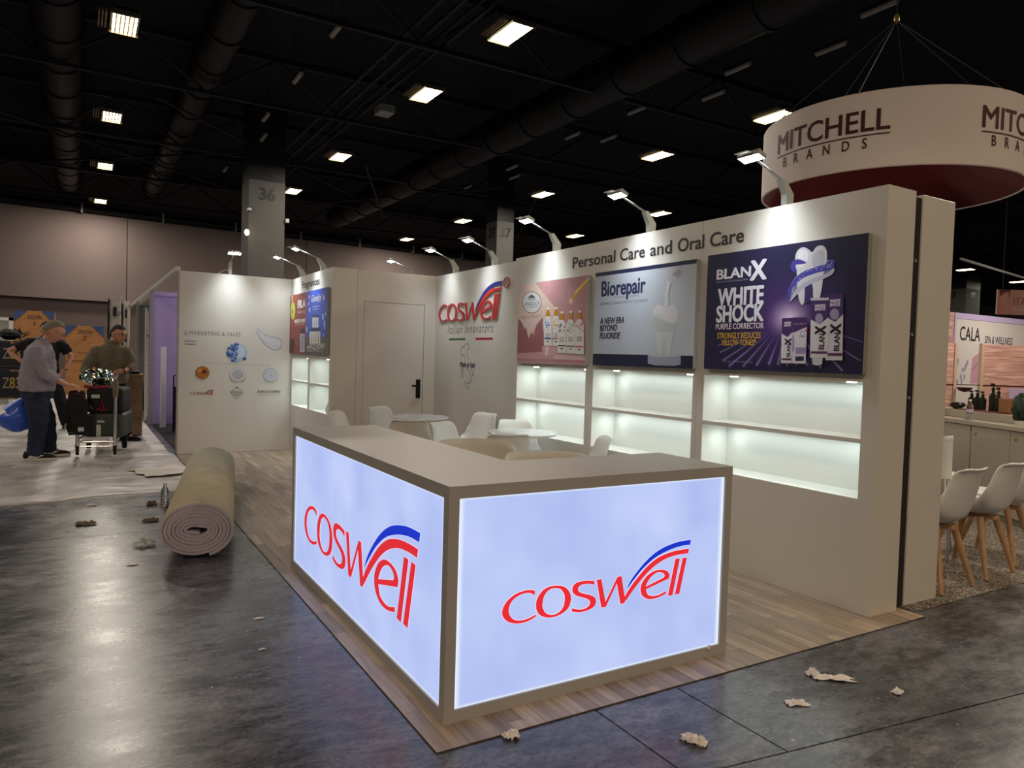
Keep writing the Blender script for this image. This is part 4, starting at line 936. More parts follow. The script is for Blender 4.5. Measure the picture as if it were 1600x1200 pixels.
for x, y, rz, l in ((3.89, 3.146, 0, 'arm spotlight above the navy poster, nearest the round hanging sign'), (3.89, 4.447, 0, 'arm spotlight above the pale tooth poster'), (3.89, 5.779, 0, 'arm spotlight above the rose poster'),
    (3.985, 7.151, 0, 'arm spotlight above the swoosh of the raised logo'), (3.985, 8.142, 0, 'arm spotlight at the far corner of the raised logo wall'),
    (2.629, 10.205, 0, 'arm spotlight at the far end of the fragrance wall'), (2.629, 9.208, 0, 'arm spotlight at the near end of the fragrance wall'),
    (1.744, 10.53, pi/2, 'arm spotlight on the white wall with product circles'), (3.985, 9.45, 0, 'small arm spotlight rising behind the closet door wall')):
    arm_lamp(x, y, rz, l, .6 if 'raised logo' in l else .5 if 'circles' in l else .9)

# ================================================================== tables and chairs
def cafe_table(x, y, label):
    t = thing('cafe_table', label, 'table', (x, y, .0063), 0, 'small round white tables')
    part('table_top', MB().lathe([(.30, .715), (.312, .722), (.314, .734), (.308, .74), (.2, .7405)], 48), 'white_table', t)
    part('pedestal', MB().lathe([(.028, .02), (.028, .70), (.09, .715)], 20), 'white_plastic', t); part('base', MB().lathe([(.21, 0), (.21, .008), (.06, .022), (.03, .03)], 36), 'white_plastic', t)
cafe_table(3.20, 7.30, 'round white cafe table in front of the closet door'); cafe_table(3.46, 5.58, 'round white cafe table beside the farthest lit shelves')

def shell_mb(pad=False):
    P = [(.235, .425, .19), (.215, .445, .215), (.10, .440, .235), (-.02, .425, .245), (-.13, .430, .242), (-.19, .470, .236), (-.215, .54, .228), (-.235, .62, .215), (-.255, .70, .198), (-.278, .78, .178), (-.292, .815, .165), (-.305, .828, .155)]
    P = [(a, .42+(b-.42)*.93 if b > .42 else b, c) for a, b, c in P]
    n = len(P)
    def f(u, v):
        s = v*(n-1); i = min(int(s), n-2); t = s-i; y = P[i][0]*(1-t)+P[i+1][0]*t; z = P[i][1]*(1-t)+P[i+1][1]*t; w_ = P[i][2]*(1-t)+P[i+1][2]*t
        a = 2*u-1; aa = abs(a); x = a*w_
        seat = max(0, 1-v*1.9); back = min(1, max(0, (v-.4)*2.2))
        z += seat*.055*aa**2.6; y += back*(.075*aa**2.2)*(1-.55*max(0, v-.75)/.25)
        mid = 1-abs(v-.42)/.3
        if mid > 0: z += .09*mid*aa**2.4; y += .05*mid*aa**2.4
        if v > .9: z += (v-.9)/.1*(.012*aa**2-.016*aa**6)
        return (x, y, z)
    return MB().grid(f, 17, 25)
def tulip_chair(x, y, rz, label, group, z=.0063, proto=None):
    if proto: return dup(proto, (x, y, z), rz, label, group)
    t = thing('tulip_chair', label, 'chair', (x, y, z), rz, group)
    part('shell', shell_mb(), 'white_plastic', t, 60, solid=.012)
    part('seat_pad', MB().blob((0, .03, .448), (.19, .185, .022), (24, 8)), 'white_table', t, 60)
    fr = part('leg_frame', MB().bbox(-.16, .16, -.02, .02, .385, .415, .004).bbox(-.02, .02, -.16, .16, .385, .4151, .004), 'beech', t)
    for sx, sy in ((-1, -1), (1, -1), (1, 1), (-1, 1)):
        part('leg', MB().tube([(sx*.105, sy*.10, .405), (sx*.20, sy*.20, .004)], [.024, .014], 12), 'beech', t)
    return t
GB = 'white tulip chairs inside the white booth'; GM = 'white tulip chairs of the neighbouring booth'
first = None
for bx, by, deg, l in ((2.25, 7.42, -135, 'white tulip chair standing alone at the closet corner, left of the others'), (2.93, 7.93, -150, 'white tulip chair with its back to the closet door, left of the rear table'),
    (2.64, 6.26, -20, 'tulip chair seen from its shaded back, between counter and rear table'), (2.82, 6.02, -150, 'white tulip chair between the two tables, backrest over the counter'),
    (3.82, 6.88, 105, 'white tulip chair leaning before the raised logo wall'), (3.66, 6.08, 168, 'white tulip chair between the front table and the lit shelves'),
    (2.92, 4.90, -20, 'tulip chair seen from its shaded back, before the front table'), (3.62, 4.52, 65, 'tulip chair alone before the middle lit shelves')):
    r_ = radians(deg); fx, fy = -sin(r_), cos(r_)           # the way the chair faces
    x, y = bx+.29*fx, by+.29*fy
    o = tulip_chair(x, y, r_, l, GB, proto=first); first = first or o
for x, y, deg, l in ((4.84, 2.66, 2, 'neighbouring booth chair nearest the white end wall'), (5.46, 2.70, 2, 'neighbouring booth chair second from the white end wall'), (6.02, 2.80, 6, 'neighbouring booth chair cut off by the right picture edge')):
    tulip_chair(x, y, radians(deg), l, GM, z=.004, proto=first)

def tub_chair(x, y, deg, label, proto=None):
    if proto: return dup(proto, (x, y, .0063), radians(deg), label)
    t = thing('tub_chair', label, 'armchair', (x, y, .0063), radians(deg), 'round beige tub chairs behind the counter')
    def f(u, v):
        a = radians(-165+330*u)-pi/2; k = abs(2*u-1); top = .768-.11*max(0, k-.35)/.65; z = .40+(top-.40)*v; r_ = .21+.075*v
        return (r_*cos(a)*1.04, r_*sin(a), z)
    part('shell', MB().grid(f, 41, 8), 'tub_beige', t, 60, solid=.014)
    part('seat', MB().lathe([(.19, .38), (.212, .40), (.216, .43), (.19, .455), (.05, .46)], 32), 'tub_beige', t)
    for sx, sy in ((-1, -1), (1, -1), (1, 1), (-1, 1)): part('leg', MB().tube([(sx*.13, sy*.13, .39), (sx*.2, sy*.2, .003)], [.016, .012], 10), 'beech', t)
    return t
mat('tub_beige', (204, 197, 184), .5)
tb = tub_chair(2.55, 4.76, 165, 'round tub chair in the inner corner of the counter'); tub_chair(2.68, 3.96, 160, 'round tub chair behind the right wing of the counter', tb)

# ================================================================== end wall of the neighbouring booth
mat('dark_core', (38, 34, 34), .9)
nw = thing('end_wall', 'tall beige-lit white wall end beside the nearest display unit', 'wall panel', (4.228, 2.445, 0))
part('panel', MB().bbox(0, .34, 0, 6.0, .004, H, .003), 'laminate', nw, None)
part('dark_core', MB().box(-.114, -.002, .010, 6.0, .0065, H-.02), 'dark_core', nw, None, label='dark gap filled by the wall support frame')
for z in (1.25, 1.62, 2.05): part('bolt', MB().lathe([(.01, 0), (.01, .01)], 8).xf(Matrix.Translation((-.05, .009, z)) @ Matrix.Rotation(pi/2, 4, 'X')), 'lamp_grey', nw)
sp = struct('neighbour_floor', MB().prism([(4.20, 2.36), (12.0, 2.36), (12.0, 9), (4.20, 9)], 'z', .0005, .004), 'speckle', None, label='speckled brown carpet of the neighbouring booth')

# ring sign
cx, cy, R_, zb, zt = 9.856, 6.255, 1.681, 3.90, 4.82
rg = thing('round_hanging_sign', 'round white fabric ring sign with maroon lettering and red inside', 'hanging sign', (cx, cy, 0))
def cyl(r, z0, z1, n=96):
    return MB().grid(lambda u, v: (r*cos(2*pi*u), r*sin(2*pi*u), z0+(z1-z0)*v), n, 2, True)
part('outer_fabric', cyl(R_, zb, zt), 'ring_fabric', rg, 60); part('inner_fabric', cyl(R_-.03, zb, zt), 'ring_red', rg, 60)
def hoop(z):
    n = 96; return MB().grid(lambda u, v: ((R_-.015+.016*cos(2*pi*v))*cos(2*pi*u), (R_-.015+.016*cos(2*pi*v))*sin(2*pi*u), z+.016*sin(2*pi*v)), n, 8, True)
part('hoop', hoop(zb), 'ring_fabric', rg, 60); part('hoop', hoop(zt), 'ring_fabric', rg, 60)
def bent(shapes, name, m):
    v, f = shapes; rr = R_+.006
    part(name, MB().add([((rr+(q[2] if len(q) > 2 else 0))*cos(q[0]), (rr+(q[2] if len(q) > 2 else 0))*sin(q[0]), q[1]) for q in v], f), m, rg, None)
def arc_text(s, a0, a1, base, cap, bold=0, space=1):
    v, f = text_geo(s, bold, 0, space); lo = min(p[0] for p in v); hi = max(p[0] for p in v)
    return [(radians(a0+(p[0]-lo)/(hi-lo)*(a1-a0)), base+p[1]*cap/CAPH, p[2]*3) for p in v], f
for k in range(4):
    o0 = 158.5+90.2*k
    for wd_, nm, b_, c_, a0_, a1_, spc in (('MITCHELL', 'brand_letter', 4.345, .255, o0, o0+54.5, 1), ('BRANDS', 'small_letter', 4.135, .125, o0+5, o0+46, 3.0)):
        full = text_geo(wd_, .012, 0, spc)[0]; W_ = max(p[0] for p in full)-min(p[0] for p in full)
        for i_, ch in enumerate(wd_):      # every letter a piece of its own, set out along the curve
            e_ = max(p[0] for p in text_geo(wd_[:i_+1], .012, 0, spc)[0])-min(p[0] for p in full); v, f = text_geo(ch, .012, 0, 1); lw_ = max(p[0] for p in v)-min(p[0] for p in v)
            a2_ = a0_+(a1_-a0_)*e_/W_; bent(arc_text(ch, a2_-(a1_-a0_)*lw_/W_, a2_, b_, c_, bold=.012), nm, 'maroon')
    n = 24; v = [(radians(o0+54.5*i/n), z) for z in (4.287, 4.302) for i in range(n+1)]; bent((v, [(i, i+1, i+n+2, i+n+1) for i in range(n)]), 'underline', 'maroon')
for a_ in (140, 200, 260, 320, 20, 80):
    part('cable', MB().tube([(0.02, -.03, 6.35), (R_*cos(radians(a_)), R_*sin(radians(a_)), zt)], .008, 5), 'wire', rg)
part('cable', MB().tube([(0.02, -.03, 6.35), (0.02, -.03, 11.2)], .008, 5), 'wire', rg); part('shackle', MB().blob((.02, -.03, 6.37), (.04, .04, .07), (8, 6)), 'gold', rg)

# low service cabinets of the neighbouring booth
A_, B_ = Vector((7.90, 4.23, 0)), Vector((7.375, 3.243, 0)); d = (B_-A_).normalized()
ang = math.atan2(d.y, d.x)
def cab(k, label):
    o = A_+d*(-.66+1.08*k)
    t = thing('base_cabinet', label, 'cabinet', (o.x, o.y, .004), ang, 'low cabinets of the neighbouring booth')
    part('carcass', MB().box(.0, 1.07, .02, .48, .05, .87).box(.02, 1.05, .05, .4, 0, .05), 'cabinet_grey', t, None)
    for j in (0, 1):
        dd = part('door', MB().bbox(.004+.535*j, .530+.535*j, -.0, .018, .06, .865, .002), 'cabinet_grey', t, None); part('lock', MB().lathe([(.014, 0), (.014, .006), (.009, .008)], 12).xf(Matrix.Translation((.07+.535*j, 0, .80)) @ Matrix.Rotation(pi/2, 4, 'X')), 'gold', dd)
cab(0, 'low beige cabinet behind the bar stool'); cab(1, 'low beige cabinet at the right picture edge')
o = A_+d*(-.70)
single('cabinet_top', MB().bbox(0, 2.3, -.015, .50, 0, .045, .004), 'cabinet_grey', 'long pale worktop over the low beige cabinets', 'worktop', (o.x, o.y, .875), ang)
def onc(along, back): n_ = Vector((-d.y, d.x, 0)); return A_+d*along+n_*back
p = onc(.30, .06)
bt = thing('water_bottle', 'clear plastic water bottle on the pale worktop', 'bottle', (p.x, p.y, .9205))
prof = [(.028, 0), (.033, .004), (.033, .06), (.030, .068), (.033, .076), (.033, .12), (.031, .145), (.013, .178), (.013, .190)]
part('bottle_body', MB().lathe(prof, 20), 'clear_pet', bt); part('cap', MB().lathe([(.014, .190), (.015, .192), (.015, .206), (.012, .208)], 16), 'white_plastic', bt); part('bottle_label', MB().lathe([(.0336, .078), (.0336, .112)], 20), 'lilac_edge', bt)
# display tray and bottles on a raised riser behind
rt_ = thing('riser', 'grey riser box on the worktop behind the clear water bottle', 'riser', tuple(onc(-.6, .20)+Vector((0, 0, .9205))), ang)
part('plinth', MB().bbox(0, 1.30, 0, .26, 0, .08, .003), 'cabinet_grey', rt_, None)
RZ0 = 1.001
p = onc(-.14, .225); single('serving_tray', MB().bbox(0, .66, 0, .20, 0, .012, .003), 'tray', 'reddish tray carrying dark bottles on the grey riser', 'tray', (p.x, p.y, RZ0), ang)
bl = ['dark spray bottle at the left end of the tray', 'dark pump bottle beside the spray bottle', 'dark pump bottle directly behind the clear water bottle', 'tall black bottle right of the clear water bottle', 'black bottle at the right end of the tray']
b0 = None
for k, a_ in enumerate((-.09, -.0, .08, .23, .31)):
    p = onc(a_, .35)
    if b0 is None:
        b0 = thing('pump_bottle', bl[0], 'bottle', (p.x, p.y, RZ0+.0125), 0, 'dark cosmetic bottles on the tray')
        part('bottle_body', MB().lathe([(.033, 0), (.035, .005), (.035, .11), (.014, .135), (.014, .145)], 16), 'bottle_dark', b0); part('pump', MB().lathe([(.016, .145), (.016, .165), (.006, .167), (.006, .187)], 10).bbox(-.045, .012, -.009, .009, .180, .197, .002), 'bottle_dark', b0)
    else:
        c = dup(b0, (p.x, p.y, RZ0+.0125), label=bl[k]); c.scale = (1, 1, (1, 1.05, 1.0, 1.45, 1.25)[k])
p = onc(-.24, .30); single('dark_bowl', MB().lathe([(.03, 0), (.075, .03), (.08, .05), (.06, .07), (.02, .075)], 20), 'bottle_dark', 'small glossy dark bowl on the riser beside the tray', 'bowl', (p.x, p.y, RZ0))
p = onc(.38, .30); single('wood_box', MB().bbox(0, .13, 0, .1, 0, .14, .003), 'box_wood', 'small brown box behind the right end of the tray', 'box', (p.x, p.y, RZ0+.0125), ang)
p = onc(.95, .10)
t = thing('potted_conifer', 'small dark conifer in a pale pot at the right edge', 'plant', (p.x, p.y, .9205)); part('foliage', MB().blob((0, 0, .21), (.085, .085, .16), (20, 14), lambda q: (.55+.45*(1-q.z)/1.6)*(1+.15*sin(9*math.atan2(q.y, q.x)+7*q.z))), 'leaf_green', t); part('pot', MB().lathe([(.04, 0), (.055, .05)], 16), 'label_white', t)
p = onc(1.09, .06); single('desk_frame', MB().bbox(0, .12, 0, .012, 0, .17, .003), 'beige_wall', 'small pale frame standing at the right edge', 'frame', (p.x, p.y, .9205), ang)
# bar stool
t = thing('bar_stool', 'low backed white chair with thin chrome legs before the cabinets', 'chair', (5.62, 3.15, .004), radians(-65))
def st(u, v):
    a = 2*u-1; s = v
    y = .2-.42*min(1, s*1.6); z = .60+.0*s
    if s > .62: z += (s-.62)/.38*.32; y -= (s-.62)*.12
    return (a*.2, y, z+.02*a*a)
part('shell', MB().grid(st, 9, 20), 'white_plastic', t, 60, solid=.01)
for sx in (-1, 1):
    for sy in (-1, 1): part('leg', MB().tube([(sx*.15, sy*.13, .60), (sx*.2, sy*.19, .002)], .009, 8), 'chrome', t)
part('foot_ring', MB().tube([(-.19, -.17, .2), (.19, -.17, .2), (.19, .17, .2), (-.19, .17, .2), (-.19, -.17, .2)], .006, 6), 'chrome', t)
# pink satin back panels
t = thing('satin_wall', 'shimmering pink satin screen behind the tray of bottles', 'screen', (9.0, 4.95, .004), radians(-28))
part('panel', MB().bbox(-.9, .22, 0, .04, .004, 1.75, .003), 'satin', t, None); part('panel', MB().bbox(.60, 2.6, 0, .04, .004, 1.75, .003), 'satin', t, None)
part('panel_edge', MB().bbox(.225, .26, -.01, .05, .004, 1.76, .003).bbox(.565, .595, -.01, .05, .004, 1.76, .003), 'beige_wall', t, None)
part('cross_rail', MB().box(-.9, 2.6, -.008, .0, 1.24, 1.252), 'maroon', t, None)
t = thing('wall_light_shade', 'dark half bowl shade in the pink screen', 'lamp', (9.22, 4.72, 1.22)); part('shade', MB().lathe([(.015, -.055), (.06, -.04), (.09, 0)], 20), 'maroon', t)
t = thing('white_tag_card', 'torn white paper sheets taped on the right of the pink screen', 'paper', (9.85, 4.42, 1.0), radians(-28))
for z0, z1, w_ in ((.10, .23, .22), (-.01, .07, .18), (-.10, -.04, .12)): part('sheet', MB().box(-w_/2, w_/2, 0, .004, z0, z1), 'lilac_edge', t, None)
# spa wall
t = thing('spa_wall', 'white spa and wellness booth wall with lilac edge at the right', 'wall panel', (13.13, 6.95, 0))
part('panel', MB().bbox(.0, 3.4, 0, .1, .004, 2.44, .003), 'laminate', t, None); part('lilac_trim', MB().box(.0, 3.4, -.012, 0, 2.34, 2.44).box(.0, .05, -.012, 0, .3, 2.34), 'lilac_edge', t, None); part('side_panel', MB().box(-.30, -.004, .0, .1, .004, 2.44), 'satin', t, None)
a = Art(); a.text('CALA', .20, .88, 1.965, .24, (36, 34, 44), bold=.01); a.text('SPA & WELLNESS', 1.05, 2.05, 1.94, .13, (50, 46, 60), bold=.01)
a.poly([(.62, 1.2), (.66, 1.66), (.95, 1.80), (1.02, 1.2)], (196, 150, 166)); a.line([(.66, 1.45), (.95, 1.62)], .02, (150, 100, 130)); a.poly([(1.25, 1.2), (1.25, 1.76), (1.75, 1.76), (1.75, 1.2)], (214, 206, 190)); a.poly([(1.42, 1.74), (1.64, 1.74), (1.64, 1.86), (1.42, 1.86)], (110, 60, 70)); a.poly([(1.3, 1.2), (1.3, 1.45), (1.7, 1.45), (1.7, 1.2)], (180, 130, 150))
a.text('HAIR THERAPY', 1.32, 1.70, 1.56, .06, (170, 130, 110))
for k in range(12): a.ell((.1+.4*random.random(), 1.2+.5*random.random()), .03, .05, (150, 150, 176), n=8)
a.build('wall_print', t, (0, -.0012, 0), (1, 0, 0), (0, 0, 1))
t = thing('pink_hanging_banner', 'small pink and cream hanging banner with a face at the right edge', 'hanging sign', (27.2, 13.0, 3.42), radians(-28))
part('board', MB().bbox(0, 1.6, 0, .06, 0, .86, .01), 'beige_wall', t, None)
a = Art(w=1.6, h=.86); a.field(lambda u, v: (int(206+10*u), int(128+60*u), int(120+40*u)), 6, 4); a.ell((.27, .5), .15, .24, (206, 150, 130)); a.poly([(.05, .86), (.12, .62), (.2, .72), (.4, .80), (.42, .5), (.46, .86)], (110, 60, 60)); a.text('ITALIA', .60, 1.5, .34, .26, (150, 80, 76)); a.poly([(.55, .18), (1.5, .18), (1.5, .2), (.55, .2)], (230, 210, 196))
a.build('artwork', t, (0, -.001, 0), (1, 0, 0), (0, 0, 1)); part('cable', MB().tube([(.2, .03, .86), (.2, .03, 7.7)], .01, 5).tube([(1.4, .03, .86), (1.4, .03, 7.7)], .01, 5), 'wire', t)
area('neighbour_booth_fill', (6.2, 2.6, 3.4), .5, 34, (1, .88, .68), (.1, .25, -1)); area('spa_booth_light', (14, 5.2, 3.0), .5, 34, (1, .86, .80), (0, .5, -1)); area('satin_booth_light', (8.9, 4.0, 2.7), .3, 14, (1, .80, .72), (.3, .6, -1))  # the neighbour booth lamp is unseen fill, added to brighten the cabinets
single('sign_rail', MB().tube([(12, 6.3, 3.2), (24, 9, 3.5)], .02, 6), 'lamp_grey', 'thin pale rail under the roof right of the white end wall', 'rail')

# ================================================================== plastic sheeting, left aisle
def hsheet(x, y):
    e = noise.fractal(Vector((x*1.3, y*.8, 0)), 1, 2, 4)*.010+abs(noise.noise(Vector((x*3+y, y*2.2-x*2, 3))))*.012
    return .004+max(0, .010+e)
def edge_y(x): return 7.62+.14*(x+.6)*.9+.05*sin(x*5)+.04*noise.noise(Vector((x*4, 0, 0)))
def shf(u, v):
    x = -6.0+7.07*u; y0_ = edge_y(x); y = y0_+(24-y0_)*v**1.35
    xr = 1.07+.05*noise.noise(Vector((y*2, 5, 0))); x = min(x, xr)
    if v > 0 and x > .9 and y > 10.6: x = min(x, 1.02+.3*max(0, min(1, (y-13)/2))*0)
    return (x, y, hsheet(x, y) if v > 0 else .001)
single('plastic_sheet', MB().grid(shf, 110, 150), 'sheet', 'crumpled translucent plastic sheeting covering the left aisle', 'plastic sheet', smooth=60)
def paper(name, label, cat, x, y, sx, sy, hgt, m='paper', rz=0, seed=0, z=.0005, n=22, group=None):
    def f(u, v):
        a = (u-.5)*2; b_ = (v-.5)*2; k = 1+.35*noise.noise(Vector((a*1.7+seed, b_*1.7, seed*3.1)))
        return (a*sx*k/2, b_*sy*k/2, max(0.0, hgt*(.5+.8*noise.noise(Vector((a*2.2, b_*2.2+seed*7, seed)))+.5*noise.noise(Vector((a*5, b_*5+seed, seed)))))*(1-.6*max(abs(a), abs(b_))**3)+.001)
    return single(name, MB().grid(f, n, n), m, label, cat, (x, y, z), rz, group, smooth=20, solid=.0012)
paper('paper_sheet', 'creased off white paper sheet left of the carpet roll', 'paper', .80, 8.95, .60, .55, .03, seed=1, rz=.4, z=.03)
paper('paper_scrap', 'long torn paper scrap lying right of the counter', 'scrap', 2.945, 2.01, .05, .17, .02, seed=2, rz=.95, n=18)
paper('paper_scrap', 'crumpled paper knot at the upper end of long torn scrap', 'scrap', 2.90, 2.085, .055, .05, .035, seed=12, rz=.2)
paper('paper_scrap', 'flat white paper scrap nearest below the long torn scrap', 'scrap', 2.59, 1.93, .09, .05, .018, seed=3, rz=-.5)
paper('paper_scrap', 'small pale paper scrap farthest right on the concrete', 'scrap', 3.077, 1.79, .055, .035, .02, seed=4, rz=.1)
paper('paper_scrap', 'crumpled kraft paper scrap at the bottom centre of the concrete', 'scrap', 1.975, 1.91, .10, .05, .035, seed=5, rz=-1.1)
paper('paper_scrap', 'crumpled kraft paper ball against the front edge of wood floor', 'scrap', 1.387, 2.255, .055, .045, .035, seed=6)
paper('paper_scrap', 'crumpled brown scrap left of the carpet roll on dark floor', 'scrap', .04, 6.574, .13, .07, .035, 'kraft', seed=7)
paper('paper_scrap', 'small brown scrap beside the clear bottle', 'scrap', .556, 7.20, .08, .07, .04, 'kraft', seed=8); paper('paper_scrap', 'small brown scrap just left of the carpet roll end', 'scrap', .50, 6.50, .11, .07, .035, 'kraft', seed=9)
paper('film_scrap', 'crumpled clear film scrap left of the carpet roll front', 'scrap', .40, 5.709, .13, .10, .06, 'film', seed=10, n=16)
paper('paper_scrap', 'thin white paper shred in front of the carpet roll', 'scrap', .297, 5.232, .06, .03, .012, seed=13)
paper('paper_scrap', 'white paper shred on the dark floor near plastic sheet', 'scrap', .09, 7.35, .08, .05, .015, seed=14)
paper('paper_scrap', 'narrow white shred on concrete left of counter corner', 'scrap', .818, 3.901, .05, .015, .008, seed=15); paper('paper_scrap', 'tiny shred on the concrete below the narrow white shred', 'scrap', .748, 3.487, .03, .012, .006, seed=16)
random.seed(5)
mb = MB()
for k in range(150):
    x, y = random.uniform(-1.2, 3.8), random.uniform(1.4, 7.4)
    if x > 1.05 and y > 2.2: continue
    s_ = random.uniform(.002, .007); a_ = random.random()*pi; l = random.uniform(1, 3)
    mb.add([(x+s_*l*cos(a_), y+s_*l*sin(a_), .0012), (x-s_*.5*sin(a_), y+s_*.5*cos(a_), .0022), (x-s_*l*cos(a_), y-s_*l*sin(a_), .0012), (x+s_*.5*sin(a_), y-s_*.5*cos(a_), .0012)], [(0, 1, 2, 3)])
single('litter_specks', mb, 'paper', 'tiny white litter specks scattered over the dark concrete', 'litter', smooth=None)['kind'] = 'stuff'
mb = MB()
for k in range(60):
    x, y = random.uniform(-2.5, .5), random.uniform(8.0, 10.1); s_ = random.uniform(.008, .03); a_ = random.random()*pi; z = .035
    mb.add([(x+s_*cos(a_), y+s_*sin(a_), z), (x-s_*.6*sin(a_), y+s_*.6*cos(a_), z+.012), (x-s_*cos(a_), y-s_*sin(a_), z), (x+s_*.5*sin(a_), y-s_*.5*cos(a_), z)], [(0, 1, 2, 3)])
single('sheet_litter', mb, 'paper', 'small paper bits scattered on the plastic sheeting', 'litter', smooth=None)['kind'] = 'stuff'
t = thing('empty_bottle', 'empty clear bottle standing beside the carpet roll', 'bottle', (.655, 7.1, .0005))
part('bottle_body', MB().lathe(prof, 18), 'clear_pet', t); part('cap', MB().lathe([(.014, .190), (.015, .206)], 14), 'white_plastic', t)

# carpet roll
A0, A1 = Vector((.672, 5.2, .0068)), Vector((1.19, 8.15, .0068)); L_ = (A1-A0).length
t = thing('carpet_roll', 'long rolled up carpet with beige backing and pink pile ends', 'carpet roll', tuple(A0), math.atan2(A1.y-A0.y, A1.x-A0.x)-pi/2)
RX, RZ = .232, .182; turns = 7; n = turns*40; th = .0215
def sp_(s, o):     # s from 0 (core) to 1 (outside)
    k = .26+.74*s; a = -2*pi*turns*s; o = o*(1+.12*sin(a*.37)); rx = RX*k+o; rz = (RZ-.0)*(.09+.91*s)+o+.006*sin(a*2.0+1)*(1-s)
    x = rx*cos(a-1.2); z = rz*sin(a-1.2)
    return x, RZ+th*.5+z
inner = [sp_(i/n, -th*.49) for i in range(n+1)]; outer = [sp_(i/n, th*.46) for i in range(n+1)]
def ribbon(a_, b_, y0, y1, ends):
    mb = MB(); N_ = len(a_); v = []
    for y in (y0, y1): v += [(x, y+.006*noise.noise(Vector((x*20, z*20, 1))), z) for x, z in a_]+[(x, y, z) for x, z in b_]
    f = []
    for i in range(N_-1):
        if ends: f.append((i, i+1, N_+i+1, N_+i)); f.append((2*N_+i, 3*N_+i, 3*N_+i+1, 2*N_+i+1))
        f.append((i, 2*N_+i, 2*N_+i+1, i+1))
        if not ends: pass
    return mb.add(v, f)
part('pile', ribbon(inner, outer, 0, L_, True), 'pink_carpet', t, 60)
back = [sp_(i/n, th*.42) for i in range(n+1)]
mb = MB(); N_ = n+1; v = [(x, -.001, z) for x, z in back]+[(x, L_+.001, z) for x, z in back]; mb.add(v, [(i, N_+i, N_+i+1, i+1) for i in range(N_-1)])
part('backing', mb, 'carpet_back', t, 60, solid=.0022, off=0)

# ================================================================== half built booth on the left
t = thing('open_booth_frame', 'half built booth frame of pale posts and rails along the left aisle', 'booth frame', (0, 0, 0))
XP = 1.10
for y in (14.7, 18.5, 22.5): part('post', MB().bbox(XP-.03, XP+.03, y-.03, y+.03, .004, 2.50, .003), 'grey_plastic', t, None)
part('top_rail', MB().bbox(XP-.03, XP+.03, 10.56, 26, 2.44, 2.50, .003), 'laminate', t, None)
part('rail', MB().bbox(XP, 4.0, 14.72, 14.78, 2.36, 2.44, .003), 'purple_wall', t, None)
t = thing('purple_partition', 'purple lit partition wall inside the half built booth', 'partition', (XP+.04, 14.8, .004))
part('panel', MB().box(0, 3.0, 0, .05, 0, 2.42), 'purple_wall', t, None)
t = thing('grey_partition', 'grey partition wall behind the first pale post', 'partition', (XP+.03, 18.6, .004)); part('panel', MB().box(0, 3, 0, .05, 0, 2.42), 'grey_wall', t, None)
part('panel', MB().box(.0, 2.5, -3.6, 0, 2.36, 2.40), 'grey_wall', t, None)
area('purple_light', (2.2, 12.6, 2.3), .8, 8, (.66, .55, 1.0), (-.3, .8, -.5))
struct('dark_booth_floor', MB().box(1.14, 4.4, 10.60, 14.78, .0005, .01), 'dark_carpet', None, label='dark carpet inside the half built booth')
t = thing('leaning_post', 'white square post leaning in the purple booth', 'post', (1.20, 14.0, .012)); part('post', MB().bbox(0, .09, 0, .05, 0, 1.42, .003), 'white_plastic', t, None)
t = thing('ladder_rack', 'narrow white ladder rack standing before the purple wall', 'rack', (1.065, 15.3, .02), radians(80))
for x in (0, .34): part('upright', MB().bbox(x, x+.03, 0, .03, 0, 2.15, .002), 'white_plastic', t, None)
for z in (.05, .55, 1.05, 1.6, 2.1): part('rung', MB().box(.03, .34, .005, .025, z, z+.035), 'white_plastic', t, None)
t = thing('wire_rack', 'black wire rack half hidden inside the purple booth', 'rack', (1.33, 13.2, .012), 0)
for x in (0, .5): part('upright', MB().tube([(x, 0, 0), (x, 0, .95)], .012, 6), 'black_metal', t)
for z in (.35, .45, .75, .95): part('crossbar', MB().tube([(0, 0, z), (.5, 0, z)], .010, 6), 'black_metal', t)
part('mesh_panel', MB().box(.01, .49, .01, .014, .02, .74), 'dark_carpet', t, None)
# wrapped stacks
for k, (x, y, w_, h_, l) in enumerate(((.70, 20.0, .26, 2.60, 'tall white wrapped bundle behind the olive shirted man'), (.98, 21.0, .16, 2.55, 'second wrapped bundle with dark straps beside the posts'))):
    t = thing('wrapped_bundle', l, 'bundle', (x, y, .03)); mb = MB().grid(lambda u, v: ((w_/2)*(1+.16*noise.noise(Vector((u*6, v*9, k))))*max(-1, min(1, 1.35*cos(2*pi*u))), .3*max(-1, min(1, 1.35*sin(2*pi*u))), h_*v+.05*noise.noise(Vector((u*7, 2, k)))*(v > .9)), 32, 30, True)
    part('wrapping', mb, 'wrap_white', t, 40); part('strap', MB().box(-w_/2-.03, -w_/2, -.32, -.2, .1, h_-.1), 'black_metal', t, None)
    for z in (1.0, 1.5, 2.1): part('strap', MB().box(-w_*.2, w_*.1, -.36, -.33, z, z+.22), 'dark_case', t, None)
t = thing('leaning_board', 'black upright slab standing behind the luggage trolley', 'board', (1.0, 17.6, .03), radians(-5)); part('slab', MB().bbox(0, .20, 0, .10, 0, .74, .006).xf(Matrix.Rotation(radians(-3), 4, 'Y')), 'backpack', t, None)
